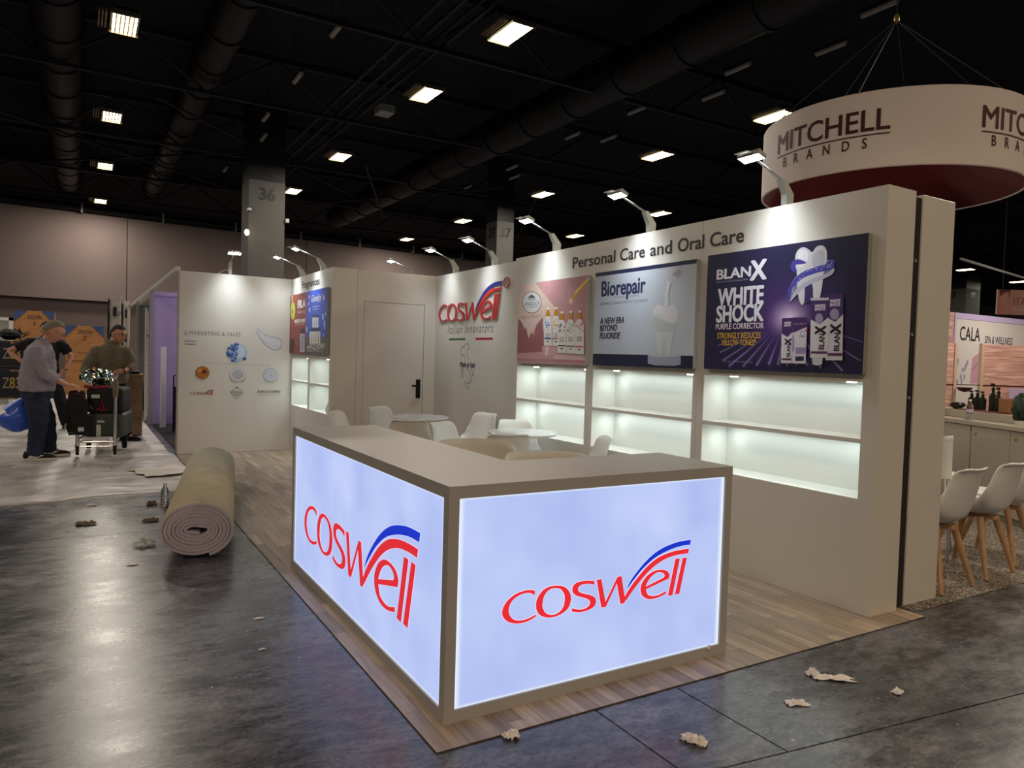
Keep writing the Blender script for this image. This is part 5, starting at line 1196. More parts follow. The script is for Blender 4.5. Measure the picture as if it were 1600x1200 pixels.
# plywood crates
def crate(x, y, w_, z0, z1, num, label):
    t = thing('plywood_crate', label, 'crate', (x, y, .004), 0, 'plywood crates at the end of the aisle')
    part('crate_body', MB().bbox(0, w_, 0, .9, z0, z1, .01), 'plywood', t, None); h_ = z1
    for q in ([(0, h_), (.30, h_), (0, h_-.30)], [(w_, h_), (w_-.30, h_), (w_, h_-.30)]): part('corner_plate', MB().prism([(u, z) for u, z in q], 'y', -.02, -.001), 'crate_blue', t, None)
    for z in (z0+.02, (z0+z1)/2): part('batten', MB().box(.02, w_-.02, -.025, -.001, z, z+.09), 'plywood', t, None)
    a = Art(); a.text('DELON', w_*.33, w_*.68, z1-.22, .10, (50, 32, 20), bold=.02); a.text(num, w_*.5-(.012 if num == '1' else .035), w_*.5+(.012 if num == '1' else .035), z1-.40, .12, (50, 32, 20), bold=.02); a.text('FRAGILE', w_*.3, w_*.7, z1-.80, .06, (110, 60, 30)); a.build('stencil', t, (0, -.002, 0), (1, 0, 0), (0, 0, 1))
crate(-1.58, 24, .94, 0, 2.32, '1', 'plywood crate number 1, taller, behind the lilac shirted man'); crate(-.38, 24, .95, 0, 1.965, '2', 'plywood crate number 2 between the two men')
t = thing('bench_crate', 'tan crate table holding the laptop beside the olive shirted man', 'crate', (.42, 12.75, .03)); part('crate_body', MB().bbox(0, .42, 0, .5, .0, .93, .006), 'pallet', t, None); part('lid', MB().bbox(-.02, .44, -.02, .52, .93, .955, .004), 'pallet', t, None)
t = thing('laptop', 'dark laptop lying on the tan crate', 'laptop', (.50, 12.80, .9855)); part('base', MB().bbox(0, .30, 0, .2, 0, .03, .004), 'black_metal', t, None); part('screen', MB().bbox(0, .30, 0, .2, .031, .045, .004), 'black_metal', t, None)
# dark cases
for k, (z0, z1, l) in enumerate(((.44, .97, 'lower dark flight case at the left edge'), (.975, 1.47, 'upper dark flight case at the left edge'))):
    t = thing('flight_case', l, 'case', (-2.1, 16, 0), 0, 'stacked dark flight cases'); part('case_body', MB().bbox(0, 1.2, 0, .8, z0, z1-.012, .015), 'dark_case', t)
    part('edge_rail', MB().box(-.006, 1.206, -.006, .03, z0+.30*(k == 9), z0+.03).box(-.006, 1.206, -.006, .03, z1-.045, z1-.012), 'case_trim', t, None)
    a = Art(); a.text('Z', .88, .985, z0+.16, .19, (150, 144, 132)); a.text('83', .985, 1.15, z0+.16, .19, (176, 150, 60), bold=.02); a.build('lettering', t, (0, -.002, 0), (1, 0, 0), (0, 0, 1)); part('latch', MB().box(1.0, 1.12, -.015, 0, z1-.07, z1-.03), 'pallet', t, None)
t = thing('pallet', 'wooden pallet under the stacked dark cases', 'pallet', (-2.3, 15.9, .03))
for k in range(6): part('board', MB().box(0, 1.5, .16*k, .16*k+.11, .37, .40), 'pallet', t, None)
for x in (0, .68, 1.38): part('bearer', MB().box(x, x+.12, 0, .92, 0, .37), 'pallet', t, None)
single('canvas_heap', MB().blob((0, 0, .1), (.34, .3, .12), (24, 14), lambda q: 1+.2*noise.noise(q*2.3) if q.z > -.3 else .85), 'canvas', 'heap of beige canvas on the upper dark case', 'cloth', (-1.62, 16.4, 1.47))
single('black_bag', MB().blob((0, 0, .10), (.17, .22, .11), (20, 12), lambda q: 1+.25*noise.noise(q*2.9+Vector((3, 1, 0))) if q.z > -.3 else .85), 'shirt_black', 'black bag slumped on the upper dark case', 'bag', (-1.13, 16.25, 1.465))
t = thing('foliage_spray', 'dark leafy spray behind the lilac shirted man', 'plant', (-1.0, 16.65, 1.46)); random.seed(9)
part('stem', MB().tube([(0, 0, 0), (.02, 0, .2)], .01, 6), 'leaf', t)
for k in range(22):
    a_ = random.random()*2*pi; e = random.uniform(.1, 1.2); l = random.uniform(.12, .26); dx, dy, dz = cos(a_)*cos(e)*l, sin(a_)*cos(e)*l, sin(e)*l; z0 = random.uniform(.02, .15)
    part('leaf', MB().add([(0, 0, z0), (dx*.5-dy*.25, dy*.5+dx*.25, z0+dz*.6), (dx, dy, z0+dz), (dx*.5+dy*.25, dy*.5-dx*.25, z0+dz*.6)], [(0, 1, 2, 3)]), 'leaf', t, None)
t = thing('white_door_frame', 'white framed grey panel at the far left edge', 'frame', (-1.95, 20, .03))
part('frame', MB().box(0, .08, 0, .06, 0, 1.97).box(.54, .62, 0, .06, 0, 1.97).box(0, .62, 0, .06, 1.9, 1.97), 'white_plastic', t, None); part('panel', MB().box(.08, .54, .02, .04, 0, 1.9), 'grey_wall', t, None)
# ================================================================== luggage trolley
t = thing('luggage_trolley', 'chrome airport luggage trolley loaded with bags', 'trolley', (0, 0, .028))
for x, y in ((-.03, 10.60), (.383, 10.52)):
    part('upright', MB().tube([(x, y, .10), (x, y, .36 if x < 0 else .90)], .022, 12), 'chrome', t)
    wh = part('wheel', MB().lathe([(.055, -.018), (.062, -.012), (.062, .012), (.055, .018)], 20).xf(Matrix.Translation((x, y, .062)) @ Matrix.Rotation(pi/2, 4, 'Y')), 'rubber', t)
    part('fork', MB().bbox(-.026, -.020, -.02, .02, .05, .13, .002).bbox(.020, .026, -.02, .02, .05, .13, .002).bbox(-.026, .026, -.02, .02, .125, .14, .002).xf(Matrix.Translation((x, y, 0))), 'chrome', t)
for x, y in ((.10, 11.25), (.52, 11.15)):
    part('wheel', MB().lathe([(.085, -.03), (.10, -.02), (.10, .02), (.085, .03)], 22).xf(Matrix.Translation((x, y, .101)) @ Matrix.Rotation(pi/2, 4, 'Y')), 'rubber', t)
part('deck_bar', MB().tube([(-.03, 10.60, .17), (.383, 10.52, .17)], .016, 10).tube([(-.03, 10.60, .11), (.383, 10.52, .11)], .010, 10).bbox(.02, .33, 10.55, 10.60, .185, .235, .004), 'chrome', t)
part('side_rail', MB().tube([(-.03, 10.62, .20), (.10, 11.25, .20)], .016, 8).tube([(.383, 10.54, .20), (.52, 11.15, .20)], .016, 8), 'chrome', t)
part('handle_grip', MB().tube([(.383, 10.52, .74), (.385, 10.52, .92), (.375, 10.50, .97)], [.03, .036, .02], 12), 'kraft', t)
part('handle_hoop', MB().tube([(.375, 10.5, .97), (.40, 10.56, 1.02), (.39, 10.62, 1.03)], .015, 8), 'chrome', t)
t = thing('grey_suitcase', 'dark grey-green suitcase lying at the bottom of the trolley', 'suitcase', (.06, 10.66, .245), radians(-12)); part('case_body', MB().bbox(0, .44, 0, .62, 0, .31, .04, 3), 'suitcase_green', t, 60); part('luggage_label', MB().box(.02, .07, -.004, 0, -.02, .13).xf(Matrix.Translation((.10, 0, .03))), 'label_white', t, None); part('luggage_label', MB().box(.13, .21, -.004, 0, .19, .215), 'label_white', t, None)
t = thing('black_suitcase', 'black suitcase with red straps stacked on the grey one', 'suitcase', (.06, 10.66, .557), radians(-12)); part('case_body', MB().bbox(0, .42, 0, .60, 0, .32, .04, 3), 'suitcase_black', t, 60)
part('luggage_label', MB().box(.06, .155, -.005, 0, .19, .235), 'label_white', t, None); part('red_strap', MB().tube([(.12, -.012, .04), (.17, -.014, .07), (.18, -.012, .15), (.20, -.012, .06), (.24, -.012, .04), (.16, -.013, .035)], .012, 6), 'red_webbing', t); part('carry_handle', MB().tube([(.03, -.01, .05), (.05, -.03, .09), (.08, -.01, .06)], .009, 6), 'chrome', t)
t = thing('backpack', 'black backpack hanging on the left side of the trolley', 'backpack', (-.155, 10.42, .30))
def bp(u, v):
    a = 2*pi*u; w_ = .115*(1-.28*max(0, v-.72)/.28-.18*max(0, .15-v)/.15); dd = .085*(1-.5*max(0, v-.8)/.2); x = max(-1, min(1, 1.25*cos(a)))*w_+.115; y = max(-1, min(1, 1.25*sin(a)))*dd+.085
    return (x+.01*(1-v), y, .54*v+.01*noise.noise(Vector((u*5, v*5, 0))))
part('bag_body', MB().grid(bp, 28, 20, True).blob((.115, .085, .535), (.085, .045, .022), (20, 8)), 'backpack', t, 60); part('front_pocket', MB().bbox(.04, .18, -.02, .03, .08, .26, .02, 2), 'backpack', t, 60)
part('piping', MB().tube([(.02, .01, .44), (.05, -.004, .50), (.115, -.006, .525), (.18, -.004, .50), (.21, .01, .44)], .004, 6), 'red_webbing', t); part('luggage_label', MB().box(.13, .195, -.028, -.022, .05, .10), 'label_white', t, None); part('buckle', MB().tube([(.01, -.02, .02), (-.01, -.01, .13)], .005, 6).tube([(.02, -.025, .035), (.1, -.025, .035)], .004, 6), 'chrome', t)
t = thing('foil_bag', 'crumpled iridescent silver foil bag on top of the suitcases', 'bag', (.19, 10.86, .885), radians(-8))
part('bag_body', MB().blob((0, 0, .10), (.20, .20, .125), (30, 18), lambda q: (1+.22*noise.noise(q*3.1)+.10*noise.noise(q*8))*(1 if q.z > -.2 else .8)), 'foil', t, 25); part('bag_handle', MB().tube([(.10, -.12, .19), (.16, -.2, .17), (.19, -.24, .08), (.20, -.26, .02)], .018, 8), 'foil', t); part('red_lining', MB().tube([(-.12, -.2, .01), (.0, -.25, .0), (.15, -.24, .01)], .02, 8), 'red_webbing', t)
t = thing('blue_sack', 'bulging blue plastic sack held behind the lilac shirted man', 'bag', (-.66, 10.62, .36))
part('sack', MB().blob((0, 0, .15), (.20, .16, .17), (28, 16), lambda q: (1-.55*max(0, q.z)*max(0, -q.x+.2))*(1+.10*noise.noise(q*3))), 'blue_bag', t, 40)
part('gathered_neck', MB().tube([(-.06, 0, .20), (.02, 0, .30), (.10, .0, .40), (.135, .0, .46)], [.12, .085, .035, .02], 14), 'blue_bag', t, 40)

# ================================================================== people
def skin_mesh(name, nodes, edges, m, sub=2, root=None):
    for k_ in nodes:      # keep the trunk of the body clear of its clothes
        if k_ in ('pelvis', 'belly', 'chest', 'neckbase', 'rsh', 'lsh'): nodes[k_] = (*nodes[k_][:2], nodes[k_][2]-(.02 if k_ in ('rsh', 'lsh', 'neckbase') else 0), nodes[k_][3]*.76)
    me = bpy.data.meshes.new(name); keys = list(nodes)
    me.from_pydata([nodes[k][:3] for k in keys], [(keys.index(a), keys.index(b)) for a, b in edges], [])
    o = bpy.data.objects.new(name, me); COL.objects.link(o)
    md = o.modifiers.new('skin', 'SKIN'); md.use_smooth_shade = True
    sv = me.skin_vertices[0].data if me.skin_vertices else None
    if sv is None:
        bpy.context.view_layer.objects.active = o; sv = me.skin_vertices[0].data
    for i, k in enumerate(keys):
        r = nodes[k][3]; ry = nodes[k][4] if len(nodes[k]) > 4 else r; sv[i].radius = (r, ry); sv[i].use_root = (k == root)
    s2 = o.modifiers.new('sub', 'SUBSURF'); s2.levels = sub; s2.render_levels = sub
    out = bpy.data.meshes.new_from_object(o.evaluated_get(bpy.context.evaluated_depsgraph_get())); bpy.data.objects.remove(o)
    out.materials.clear(); out.materials.append(M[m]); out.shade_smooth(); out.name = name; return out
def chain(*k): return list(zip(k[:-1], k[1:]))
def hand_nodes(N, E, pre, wrist, dirv, sidev, palm_n, curl=.6, s=1.0):
    """palm, four fingers and a thumb growing from a wrist node"""
    d_ = Vector(dirv).normalized(); sd = Vector(sidev).normalized(); n_ = Vector(palm_n).normalized(); w_ = Vector(wrist)
    pm = w_+d_*.055*s; N[pre+'palm'] = (*pm, .026*s, .017*s); E.append((pre+'wrist', pre+'palm'))
    for i, l in enumerate((.062, .072, .066, .052)):
        b0_ = w_+d_*.088*s+sd*(.030-.020*i)*s; k1 = b0_+(d_*cos(curl*.5)+n_*sin(curl*.5))*l*.5*s; k2 = k1+(d_*cos(curl*1.6)+n_*sin(curl*1.6))*l*.5*s
        for nm, p_, r in (('a', b0_, .0105), ('b', k1, .0095), ('c', k2, .0080)): N[f'{pre}f{i}{nm}'] = (*p_, r*s)
        E += [(pre+'palm', f'{pre}f{i}a'), (f'{pre}f{i}a', f'{pre}f{i}b'), (f'{pre}f{i}b', f'{pre}f{i}c')]
    t0 = w_+d_*.03*s+sd*.032*s; t1 = t0+(d_*.6+sd*.5+n_*.5).normalized()*.034*s; t2 = t1+(d_*.8+n_*.6).normalized()*.028*s
    for nm, p_, r in (('ta', t0, .012), ('tb', t1, .011), ('tc', t2, .009)): N[pre+nm] = (*p_, r*s)
    E += [(pre+'palm', pre+'ta'), (pre+'ta', pre+'tb'), (pre+'tb', pre+'tc')]
def head(parent, c, yaw, pitch, hair, style, gl=True, s=1.0, roll=0):
    """face looks along local -y before rotation"""
    def f(q):
        k = 1.0; x, y, z = q.x, q.y, q.z
        return k
    V = []; F = []; nu, nv = 40, 30
    for j in range(nv):
        ph = pi*j/(nv-1)
        for i in range(nu):
            th = 2*pi*i/nu; q = Vector((sin(ph)*cos(th), sin(ph)*sin(th), cos(ph))); x, y, z = q.x*.076, q.y*.098, q.z*.118
            fr = max(0, -q.y)
            if z < 0: x *= 1-.28*(-q.z)**1.3; y = y*(1-.10*(-q.z)) - (.012*(-q.z) if fr > 0 else 0); 
            if z < -.02 and q.y > 0: y *= 1-.45*min(1, -q.z)
            def g_(cx_, cz_, sx_, sz_, amp):
                return amp*math.exp(-((q.x-cx_)/sx_)**2-((q.z-cz_)/sz_)**2)*(1 if q.y < 0 else 0)
            y -= g_(0, -.14, .13, .17, .026)+g_(0, -.02, .10, .18, .010)+g_(0, .22, .5, .10, .006)+g_(0, -.46, .22, .09, .006)+g_(0, -.78, .25, .16, .012)
            y += g_(-.38, .08, .17, .10, .010)+g_(.38, .08, .17, .10, .010)+g_(0, -.62, .3, .06, .004)
            x += (.006*math.exp(-((z+.03)/.02)**2)*(1 if x > 0 else -1))*fr
            V.append((x, y, z))
    for j in range(nv-1):
        for i in range(nu): i2 = (i+1) % nu; F.append((j*nu+i, j*nu+i2, (j+1)*nu+i2, (j+1)*nu+i))
    h_ = part('head', MB().add(V, F), 'skin', parent, 80)
    h_.matrix_local = Matrix.Translation(c) @ Matrix.Rotation(yaw, 4, 'Z') @ Matrix.Rotation(pitch, 4, 'X') @ Matrix.Rotation(roll, 4, 'Y') @ Matrix.Scale(s, 4)
    for sx in (-1, 1):
        part('ear', MB().blob((sx*.077, .008, -.005), (.010, .020, .032), (12, 8)).blob((sx*.083, .012, 0), (.006, .014, .024), (10, 6)), 'skin', h_, 60)
        part('eye', MB().blob((sx*.030, -.083, .012), (.013, .010, .009), (12, 8)), 'eye_white', h_, 60); part('pupil', MB().blob((sx*.030, -.092, .012), (.006, .003, .006), (10, 6)), 'hair_dark', h_, 60)
        part('eyebrow', MB().tube([(sx*.014, -.098, .030), (sx*.030, -.098, .035), (sx*.048, -.086, .030)], [.003, .004, .003], 6), hair, h_, 60)
    part('mouth', MB().blob((0, -.101, -.054), (.024, .006, .006), (12, 6)), 'skin_lip', h_, 60)
    def hf(q):
        return 1+.05*noise.noise(q*5)
    V = []; F = []
    for j in range(18):
        ph = pi*.64*j/17
        for i in range(nu):
            th = 2*pi*i/nu; q = Vector((sin(ph)*cos(th), sin(ph)*sin(th), cos(ph))); cut = 1.0
            # hairline: high in front, low at the back and sides
            lim = .62 if q.y < -.2 else (.62-(q.y+.2)*1.1)
            lim = max(lim, -.42) if style != 'thin' else max(lim+.06, -.40)
            zq = max(q.z, lim); sc_ = 1.07*hf(q)
            rr = math.sqrt(max(0, 1-zq*zq)); n0 = math.hypot(q.x, q.y) or 1
            V.append((q.x/n0*rr*.078*sc_, q.y/n0*rr*.100*sc_+.004, zq*.118*sc_+.002))
    for j in range(17):
        for i in range(nu): i2 = (i+1) % nu; F.append((j*nu+i, j*nu+i2, (j+1)*nu+i2, (j+1)*nu+i))
    part('hair', MB().add(V, F), hair, h_, 60)
    if gl:
        mb = MB()
        for sx in (-1, 1):
            mb.tube([(sx*.032+.020*cos(a_), -.108+.004*abs(cos(a_)), .010+.014*sin(a_)) for a_ in [2*pi*k/16 for k in range(17)]], .0016, 6); mb.tube([(sx*.052, -.102, .012), (sx*.078, -.06, .014), (sx*.084, .01, .010)], .0018, 6)
        mb.tube([(-.012, -.112, .012), (.012, -.112, .012)], .0016, 6); part('glasses', mb, 'glasses', h_)
    return h_
def shoe(parent, x, y, z, rz, m='shoe_black', sole='shoe_black', s=1.0, stripe=None):
    def f(u, v):
        a = 2*pi*u; L0 = -.09+.29*v; w_ = .045*math.sin(pi*min(1, max(.06, v*.92+.06)))**.45; hh = .085-.050*v if v > .2 else .085
        hh *= 1 if v < .93 else .7
        return (L0, w_*cos(a)*1.0, .018+max(0, hh*.5*(1+sin(a)))*.95)
    o = part('shoe', MB().grid(f, 18, 16, True).blob((-.085, 0, .05), (.02, .035, .04), (12, 8)), m, parent, 60); o.matrix_local = Matrix.Translation((x, y, z)) @ Matrix.Rotation(rz, 4, 'Z') @ Matrix.Scale(s, 4)
    part('sole', MB().prism([(-.10, -.036), (.05, -.044), (.16, -.046), (.205, -.02), (.205, .02), (.16, .046), (.05, .044), (-.10, .036)], 'z', 0, .024), sole, o, None)
    if stripe:
        part('shoe_stripe', MB().add([(-.06, -.047, .03), (.03, -.049, .03), (.09, -.047, .055), (-.02, -.046, .075)], [(0, 1, 2, 3)]).add([(.09, -.040, .045), (.15, -.030, .045), (.12, .02, .062), (.07, .0, .075)], [(0, 1, 2, 3)]), 'shoe_white', o, None, solid=.004)
    return o

def garment(name, mb, m, parent, voxel=.013, smooth=5):
    me = mb.mesh(name, m); o = bpy.data.objects.new(name, me); COL.objects.link(o)
    r = o.modifiers.new('r', 'REMESH'); r.mode = 'VOXEL'; r.voxel_size = voxel
    sm = o.modifiers.new('s', 'SMOOTH'); sm.iterations = smooth; sm.factor = .5
    out = bpy.data.meshes.new_from_object(o.evaluated_get(bpy.context.evaluated_depsgraph_get())); bpy.data.objects.remove(o)
    for v in out.vertices:
        q = v.co; d_ = .008*noise.noise(Vector((q.x*9, q.y*9, q.z*9)))+.014*(.35-abs(noise.noise(Vector((q.x*7+q.z*6, q.y*7, q.z*11-q.x*5)))))+.006*noise.noise(Vector((q.x*24, q.y*24, q.z*30))); v.co = q+v.normal*d_
    out.materials.clear(); out.materials.append(M[m]); out.shade_smooth(); out.name = name
    return part(name, out, None, parent, None)
def loft(mb, rings, n=26):
    v = []; f = []
    for cx_, cy_, z, rx, ry in rings:
        v += [(cx_+rx*cos(2*pi*k/n), cy_+ry*sin(2*pi*k/n), z) for k in range(n)]
    for i in range(len(rings)-1):
        for k in range(n): k2 = (k+1) % n; f.append((i*n+k, i*n+k2, (i+1)*n+k2, (i+1)*n+k))
    f.append(tuple(range(n))[::-1]); f.append(tuple((len(rings)-1)*n+k for k in range(n))); return mb.add(v, f)
# ---- man in the lilac shirt, seen from his right side, bending over the trolley
p1 = thing('person', 'grey haired man in lilac shirt and jeans reaching to the trolley', 'person', (0, 0, 0))
y0_ = 10.48
N = dict(pelvis=(-.455, y0_, .90, .125), belly=(-.445, y0_, 1.04, .14), chest=(-.43, y0_, 1.25, .135), neckbase=(-.405, y0_, 1.41, .075), neck=(-.36, y0_, 1.475, .055), skull=(-.315, y0_, 1.54, .05),
 rsh=(-.445, y0_-.17, 1.355, .06), rel=(-.36, y0_-.25, 1.07, .043), rfo=(-.24, y0_-.2, .985, .038), rwrist=(-.135, y0_-.12, .925, .026),
 lsh=(-.445, y0_+.17, 1.355, .06), lel=(-.50, y0_+.23, 1.07, .043), lwrist=(-.52, y0_+.16, .84, .027),
 rhip=(-.46, y0_-.09, .86, .09), rkn=(-.42, y0_-.12, .50, .06), ran=(-.47, y0_-.13, .12, .038), rtoe=(-.36, y0_-.13, .07, .03),
 lhip=(-.46, y0_+.09, .86, .09), lkn=(-.35, y0_+.14, .50, .06), lan=(-.33, y0_+.20, .12, .038), ltoe=(-.22, y0_+.20, .07, .03))
E_ = chain('pelvis', 'belly', 'chest', 'neckbase', 'neck', 'skull')+chain('neckbase', 'rsh', 'rel', 'rfo', 'rwrist')+chain('neckbase', 'lsh', 'lel', 'lwrist')+chain('pelvis', 'rhip', 'rkn', 'ran', 'rtoe')+chain('pelvis', 'lhip', 'lkn', 'lan', 'ltoe')
hand_nodes(N, E_, 'r', N['rwrist'][:3], (1, .1, -.25), (0, .6, .8), (.1, .3, -1), .8); hand_nodes(N, E_, 'l', N['lwrist'][:3], (-.1, 0, -1), (1, 0, 0), (0, -1, 0), 1.3)
part('body', skin_mesh('body', N, E_, 'skin', 2, 'pelvis'), None, p1)
g_ = loft(MB(), [(-.452, y0_, .845, .190, .195), (-.45, y0_, .95, .200, .205), (-.442, y0_, 1.08, .195, .205), (-.432, y0_, 1.2, .178, .208), (-.43, y0_, 1.31, .155, .21), (-.425, y0_, 1.385, .125, .185), (-.405, y0_, 1.44, .085, .11), (-.385, y0_, 1.485, .066, .070)])
g_.tube([(-.44, y0_-.13, 1.37), (-.445, y0_-.20, 1.33), (-.42, y0_-.25, 1.19), (-.355, y0_-.262, 1.05), (-.255, y0_-.225, .99)], [.075, .090, .080, .074, .062], 16)
g_.tube([(-.44, y0_+.13, 1.37), (-.45, y0_+.20, 1.33), (-.48, y0_+.235, 1.15), (-.51, y0_+.22, 1.0)], [.075, .088, .074, .062], 16)
shirt = garment('shirt', g_, 'shirt_lilac', p1)
part('collar', MB().tube([(-.395+.068*cos(a_)*1.0, y0_+.07*sin(a_), 1.478-.02*cos(a_)) for a_ in [2*pi*k/20 for k in range(21)]], .017, 8), 'shirt_lilac', shirt)
g_ = loft(MB(), [(-.455, y0_, .93, .165, .17), (-.455, y0_, .84, .175, .18), (-.455, y0_, .76, .165, .185)])
g_.tube([(-.455, y0_-.085, .80), (-.445, y0_-.10, .62), (-.425, y0_-.12, .46), (-.45, y0_-.13, .26), (-.470, y0_-.135, .075)], [.118, .118, .100, .088, .084], 18)
g_.tube([(-.455, y0_+.085, .80), (-.41, y0_+.11, .62), (-.355, y0_+.14, .46), (-.34, y0_+.17, .26), (-.335, y0_+.195, .075)], [.118, .116, .100, .088, .084], 18)
garment('jeans', g_, 'jeans', p1)
shoe(p1, -.47, y0_-.145, .022, -.05, stripe=True, sole='shoe_white', s=1.12); shoe(p1, -.33, y0_+.19, .022, .05, stripe=True, sole='shoe_white', s=1.12)
head(p1, (-.285, y0_, 1.575), pi/2, radians(32), 'hair_grey', 'thin', s=1.14)
# ---- man in the olive shirt behind the trolley
p2 = thing('person', 'man in olive shirt and glasses leaning behind the loaded trolley', 'person', (0, 0, 0))
y0_ = 12.15
N = dict(pelvis=(.40, y0_+.05, .92, .13), belly=(.40, y0_, 1.06, .15), chest=(.385, y0_-.03, 1.26, .15), neckbase=(.385, y0_-.03, 1.42, .08), neck=(.42, y0_-.04, 1.49, .058), skull=(.45, y0_-.04, 1.56, .05),
 rsh=(.20, y0_-.03, 1.36, .065), rel=(.06, y0_-.06, 1.08, .045), rwrist=(.10, y0_-.35, .95, .028), lsh=(.57, y0_-.03, 1.36, .065), lel=(.645, y0_-.12, 1.12, .045), lwrist=(.53, y0_-.32, 1.06, .028),
 rhip=(.31, y0_+.05, .88, .09), rkn=(.30, y0_-.02, .50, .06), ran=(.30, y0_+.02, .12, .04), rtoe=(.30, y0_-.1, .06, .03), lhip=(.49, y0_+.05, .88, .09), lkn=(.54, y0_, .50, .06), lan=(.60, y0_+.02, .12, .04), ltoe=(.66, y0_-.06, .06, .03))
hand_nodes(N, [], 'q', (0, 0, 0), (1, 0, 0), (0, 1, 0), (0, 0, 1))
for k in [k for k in N if k.startswith('q')]: del N[k]
E_ = chain('pelvis', 'belly', 'chest', 'neckbase', 'neck', 'skull')+chain('neckbase', 'rsh', 'rel', 'rwrist')+chain('neckbase', 'lsh', 'lel', 'lwrist')+chain('pelvis', 'rhip', 'rkn', 'ran', 'rtoe')+chain('pelvis', 'lhip', 'lkn', 'lan', 'ltoe')
hand_nodes(N, E_, 'r', N['rwrist'][:3], (.1, -1, -.2), (1, 0, 0), (0, 0, -1), .8); hand_nodes(N, E_, 'l', N['lwrist'][:3], (-1, -.25, -.2), (0, -.3, .9), (0, -.6, -.6), .7)
part('body', skin_mesh('body', N, E_, 'skin', 2, 'pelvis'), None, p2)
g_ = loft(MB(), [(.40, y0_+.03, .87, .20, .155), (.40, y0_+.01, .98, .21, .165), (.395, y0_-.01, 1.12, .212, .165), (.39, y0_-.03, 1.25, .215, .155), (.385, y0_-.035, 1.34, .205, .135), (.39, y0_-.035, 1.41, .165, .110), (.40, y0_-.04, 1.46, .095, .085), (.41, y0_-.04, 1.50, .068, .068)])
g_.tube([(.25, y0_-.03, 1.38), (.20, y0_-.03, 1.33), (.12, y0_-.05, 1.20), (.06, y0_-.08, 1.07), (.085, y0_-.20, 1.0), (.095, y0_-.30, .965)], [.075, .092, .085, .076, .066, .055], 16)
g_.tube([(.52, y0_-.03, 1.38), (.575, y0_-.03, 1.33), (.63, y0_-.07, 1.22), (.648, y0_-.12, 1.12), (.60, y0_-.24, 1.08)], [.075, .090, .080, .072, .054], 16)
shirt = garment('shirt', g_, 'shirt_olive', p2)
part('collar', MB().tube([(.40+.072*cos(a_), y0_-.04+.072*sin(a_), 1.49+.03*sin(a_)) for a_ in [2*pi*k/20 for k in range(21)]], .017, 8), 'shirt_olive', shirt)
part('watch', MB().tube([(.545+.033*0, y0_-.31+.030*cos(a_), 1.062+.030*sin(a_)) for a_ in [2*pi*k/14 for k in range(15)]], .010, 6), 'black_metal', p2)
g_ = loft(MB(), [(.40, y0_+.05, .95, .165, .13), (.40, y0_+.05, .84, .175, .14), (.40, y0_+.05, .76, .175, .14)])
g_.tube([(.31, y0_+.05, .80), (.30, y0_, .48), (.30, y0_+.02, .08)], [.105, .092, .078], 16)
g_.tube([(.49, y0_+.05, .80), (.545, y0_, .48), (.60, y0_+.02, .08)], [.105, .092, .078], 16)
garment('trousers', g_, 'trousers_black', p2)
shoe(p2, .30, y0_+.0, .022, -pi/2); shoe(p2, .60, y0_-.0, .022, -.5)
head(p2, (.475, y0_-.06, 1.59), radians(38), radians(12), 'hair_dark', 'short', s=1.16)
# ---- person in black behind
p3 = thing('person', 'person in black T-shirt standing behind the lilac shirted man, hands on hips', 'person', (0, 0, 0))
y0_ = 14.1
N = dict(pelvis=(-.46, y0_, .95, .13), belly=(-.48, y0_, 1.1, .13), chest=(-.49, y0_, 1.32, .145), neckbase=(-.49, y0_, 1.49, .08), neck=(-.49, y0_, 1.56, .055), skull=(-.49, y0_-.01, 1.62, .05),
 rsh=(-.70, y0_, 1.44, .062), rel=(-1.01, y0_+.02, 1.30, .043), rwrist=(-.76, y0_-.10, 1.08, .027), lsh=(-.28, y0_, 1.44, .062), lel=(-.13, y0_+.02, 1.22, .043), lwrist=(-.22, y0_-.1, 1.0, .027),
 rhip=(-.54, y0_, .90, .09), rkn=(-.55, y0_, .50, .06), ran=(-.56, y0_+.03, .12, .04), rtoe=(-.56, y0_-.1, .06, .03), lhip=(-.38, y0_, .90, .09), lkn=(-.28, y0_, .50, .06), lan=(-.20, y0_+.03, .12, .04), ltoe=(-.18, y0_-.1, .06, .03))
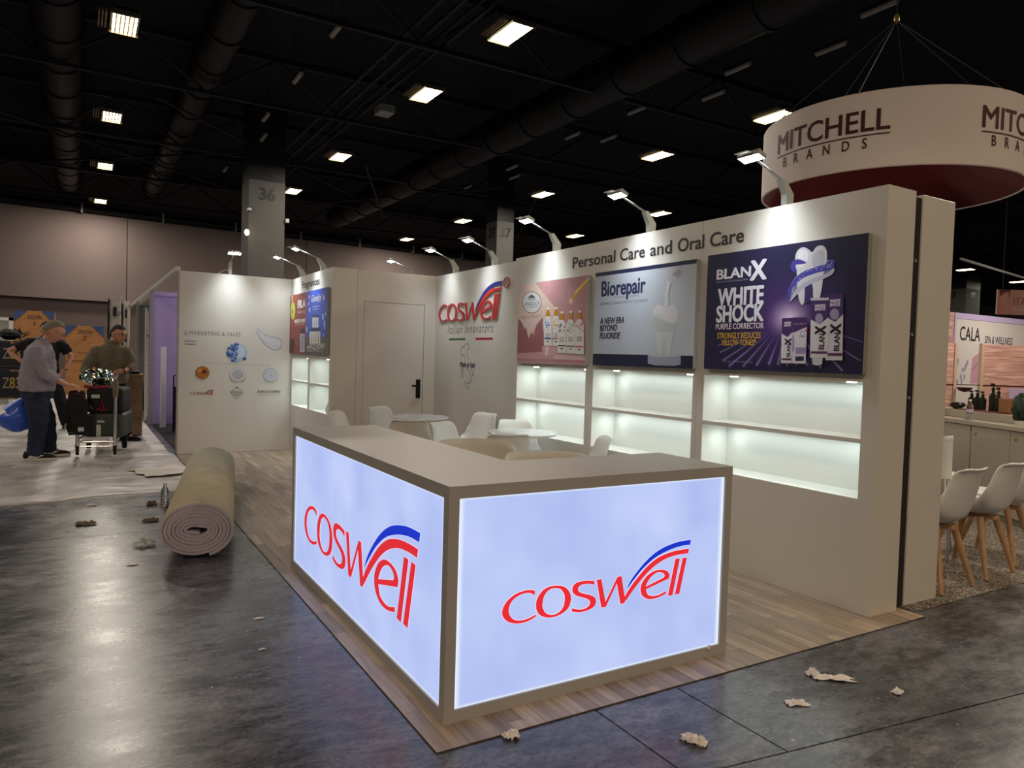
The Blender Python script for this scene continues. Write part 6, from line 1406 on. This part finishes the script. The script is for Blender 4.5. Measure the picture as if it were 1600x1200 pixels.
E_ = chain('pelvis', 'belly', 'chest', 'neckbase', 'neck', 'skull')+chain('neckbase', 'rsh', 'rel', 'rwrist')+chain('neckbase', 'lsh', 'lel', 'lwrist')+chain('pelvis', 'rhip', 'rkn', 'ran', 'rtoe')+chain('pelvis', 'lhip', 'lkn', 'lan', 'ltoe')
hand_nodes(N, E_, 'r', N['rwrist'][:3], (1, -.3, -.4), (0, 0, 1), (.5, -.6, 0), .6); hand_nodes(N, E_, 'l', N['lwrist'][:3], (-.6, -.3, -.7), (0, -.4, .8), (-.4, -.6, 0), .6)
part('body', skin_mesh('body', N, E_, 'skin', 2, 'pelvis'), None, p3)
g_ = loft(MB(), [(-.46, y0_, .92, .165, .13), (-.48, y0_, 1.1, .165, .135), (-.49, y0_, 1.28, .19, .14), (-.49, y0_, 1.40, .205, .125), (-.49, y0_, 1.48, .16, .10), (-.49, y0_, 1.53, .09, .08), (-.49, y0_, 1.56, .068, .068)])
g_.tube([(-.62, y0_, 1.46), (-.70, y0_, 1.43), (-.80, y0_+.01, 1.39), (-.90, y0_+.015, 1.35)], [.07, .088, .082, .075], 16)
g_.tube([(-.36, y0_, 1.46), (-.28, y0_, 1.43), (-.22, y0_+.01, 1.34), (-.18, y0_+.015, 1.28)], [.07, .088, .080, .075], 16)
garment('t_shirt', g_, 'shirt_black', p3)
g_ = loft(MB(), [(-.46, y0_, .98, .155, .125), (-.46, y0_, .86, .170, .135), (-.46, y0_, .78, .17, .135)])
g_.tube([(-.54, y0_, .82), (-.55, y0_, .48), (-.56, y0_+.03, .08)], [.105, .090, .076], 16)
g_.tube([(-.38, y0_, .82), (-.28, y0_, .48), (-.20, y0_+.03, .08)], [.105, .090, .076], 16)
garment('trousers', g_, 'trousers_black', p3)
part('watch', MB().tube([(-.215+.030*cos(a_), y0_-.095+.030*sin(a_), 1.01) for a_ in [2*pi*k/14 for k in range(15)]], .010, 6), 'black_metal', p3)
shoe(p3, -.56, y0_, .022, -pi/2); shoe(p3, -.20, y0_, .022, -pi/2+.3)
head(p3, (-.485, y0_-.02, 1.655), radians(10), radians(10), 'hair_dark', 'short', gl=False, s=1.08)
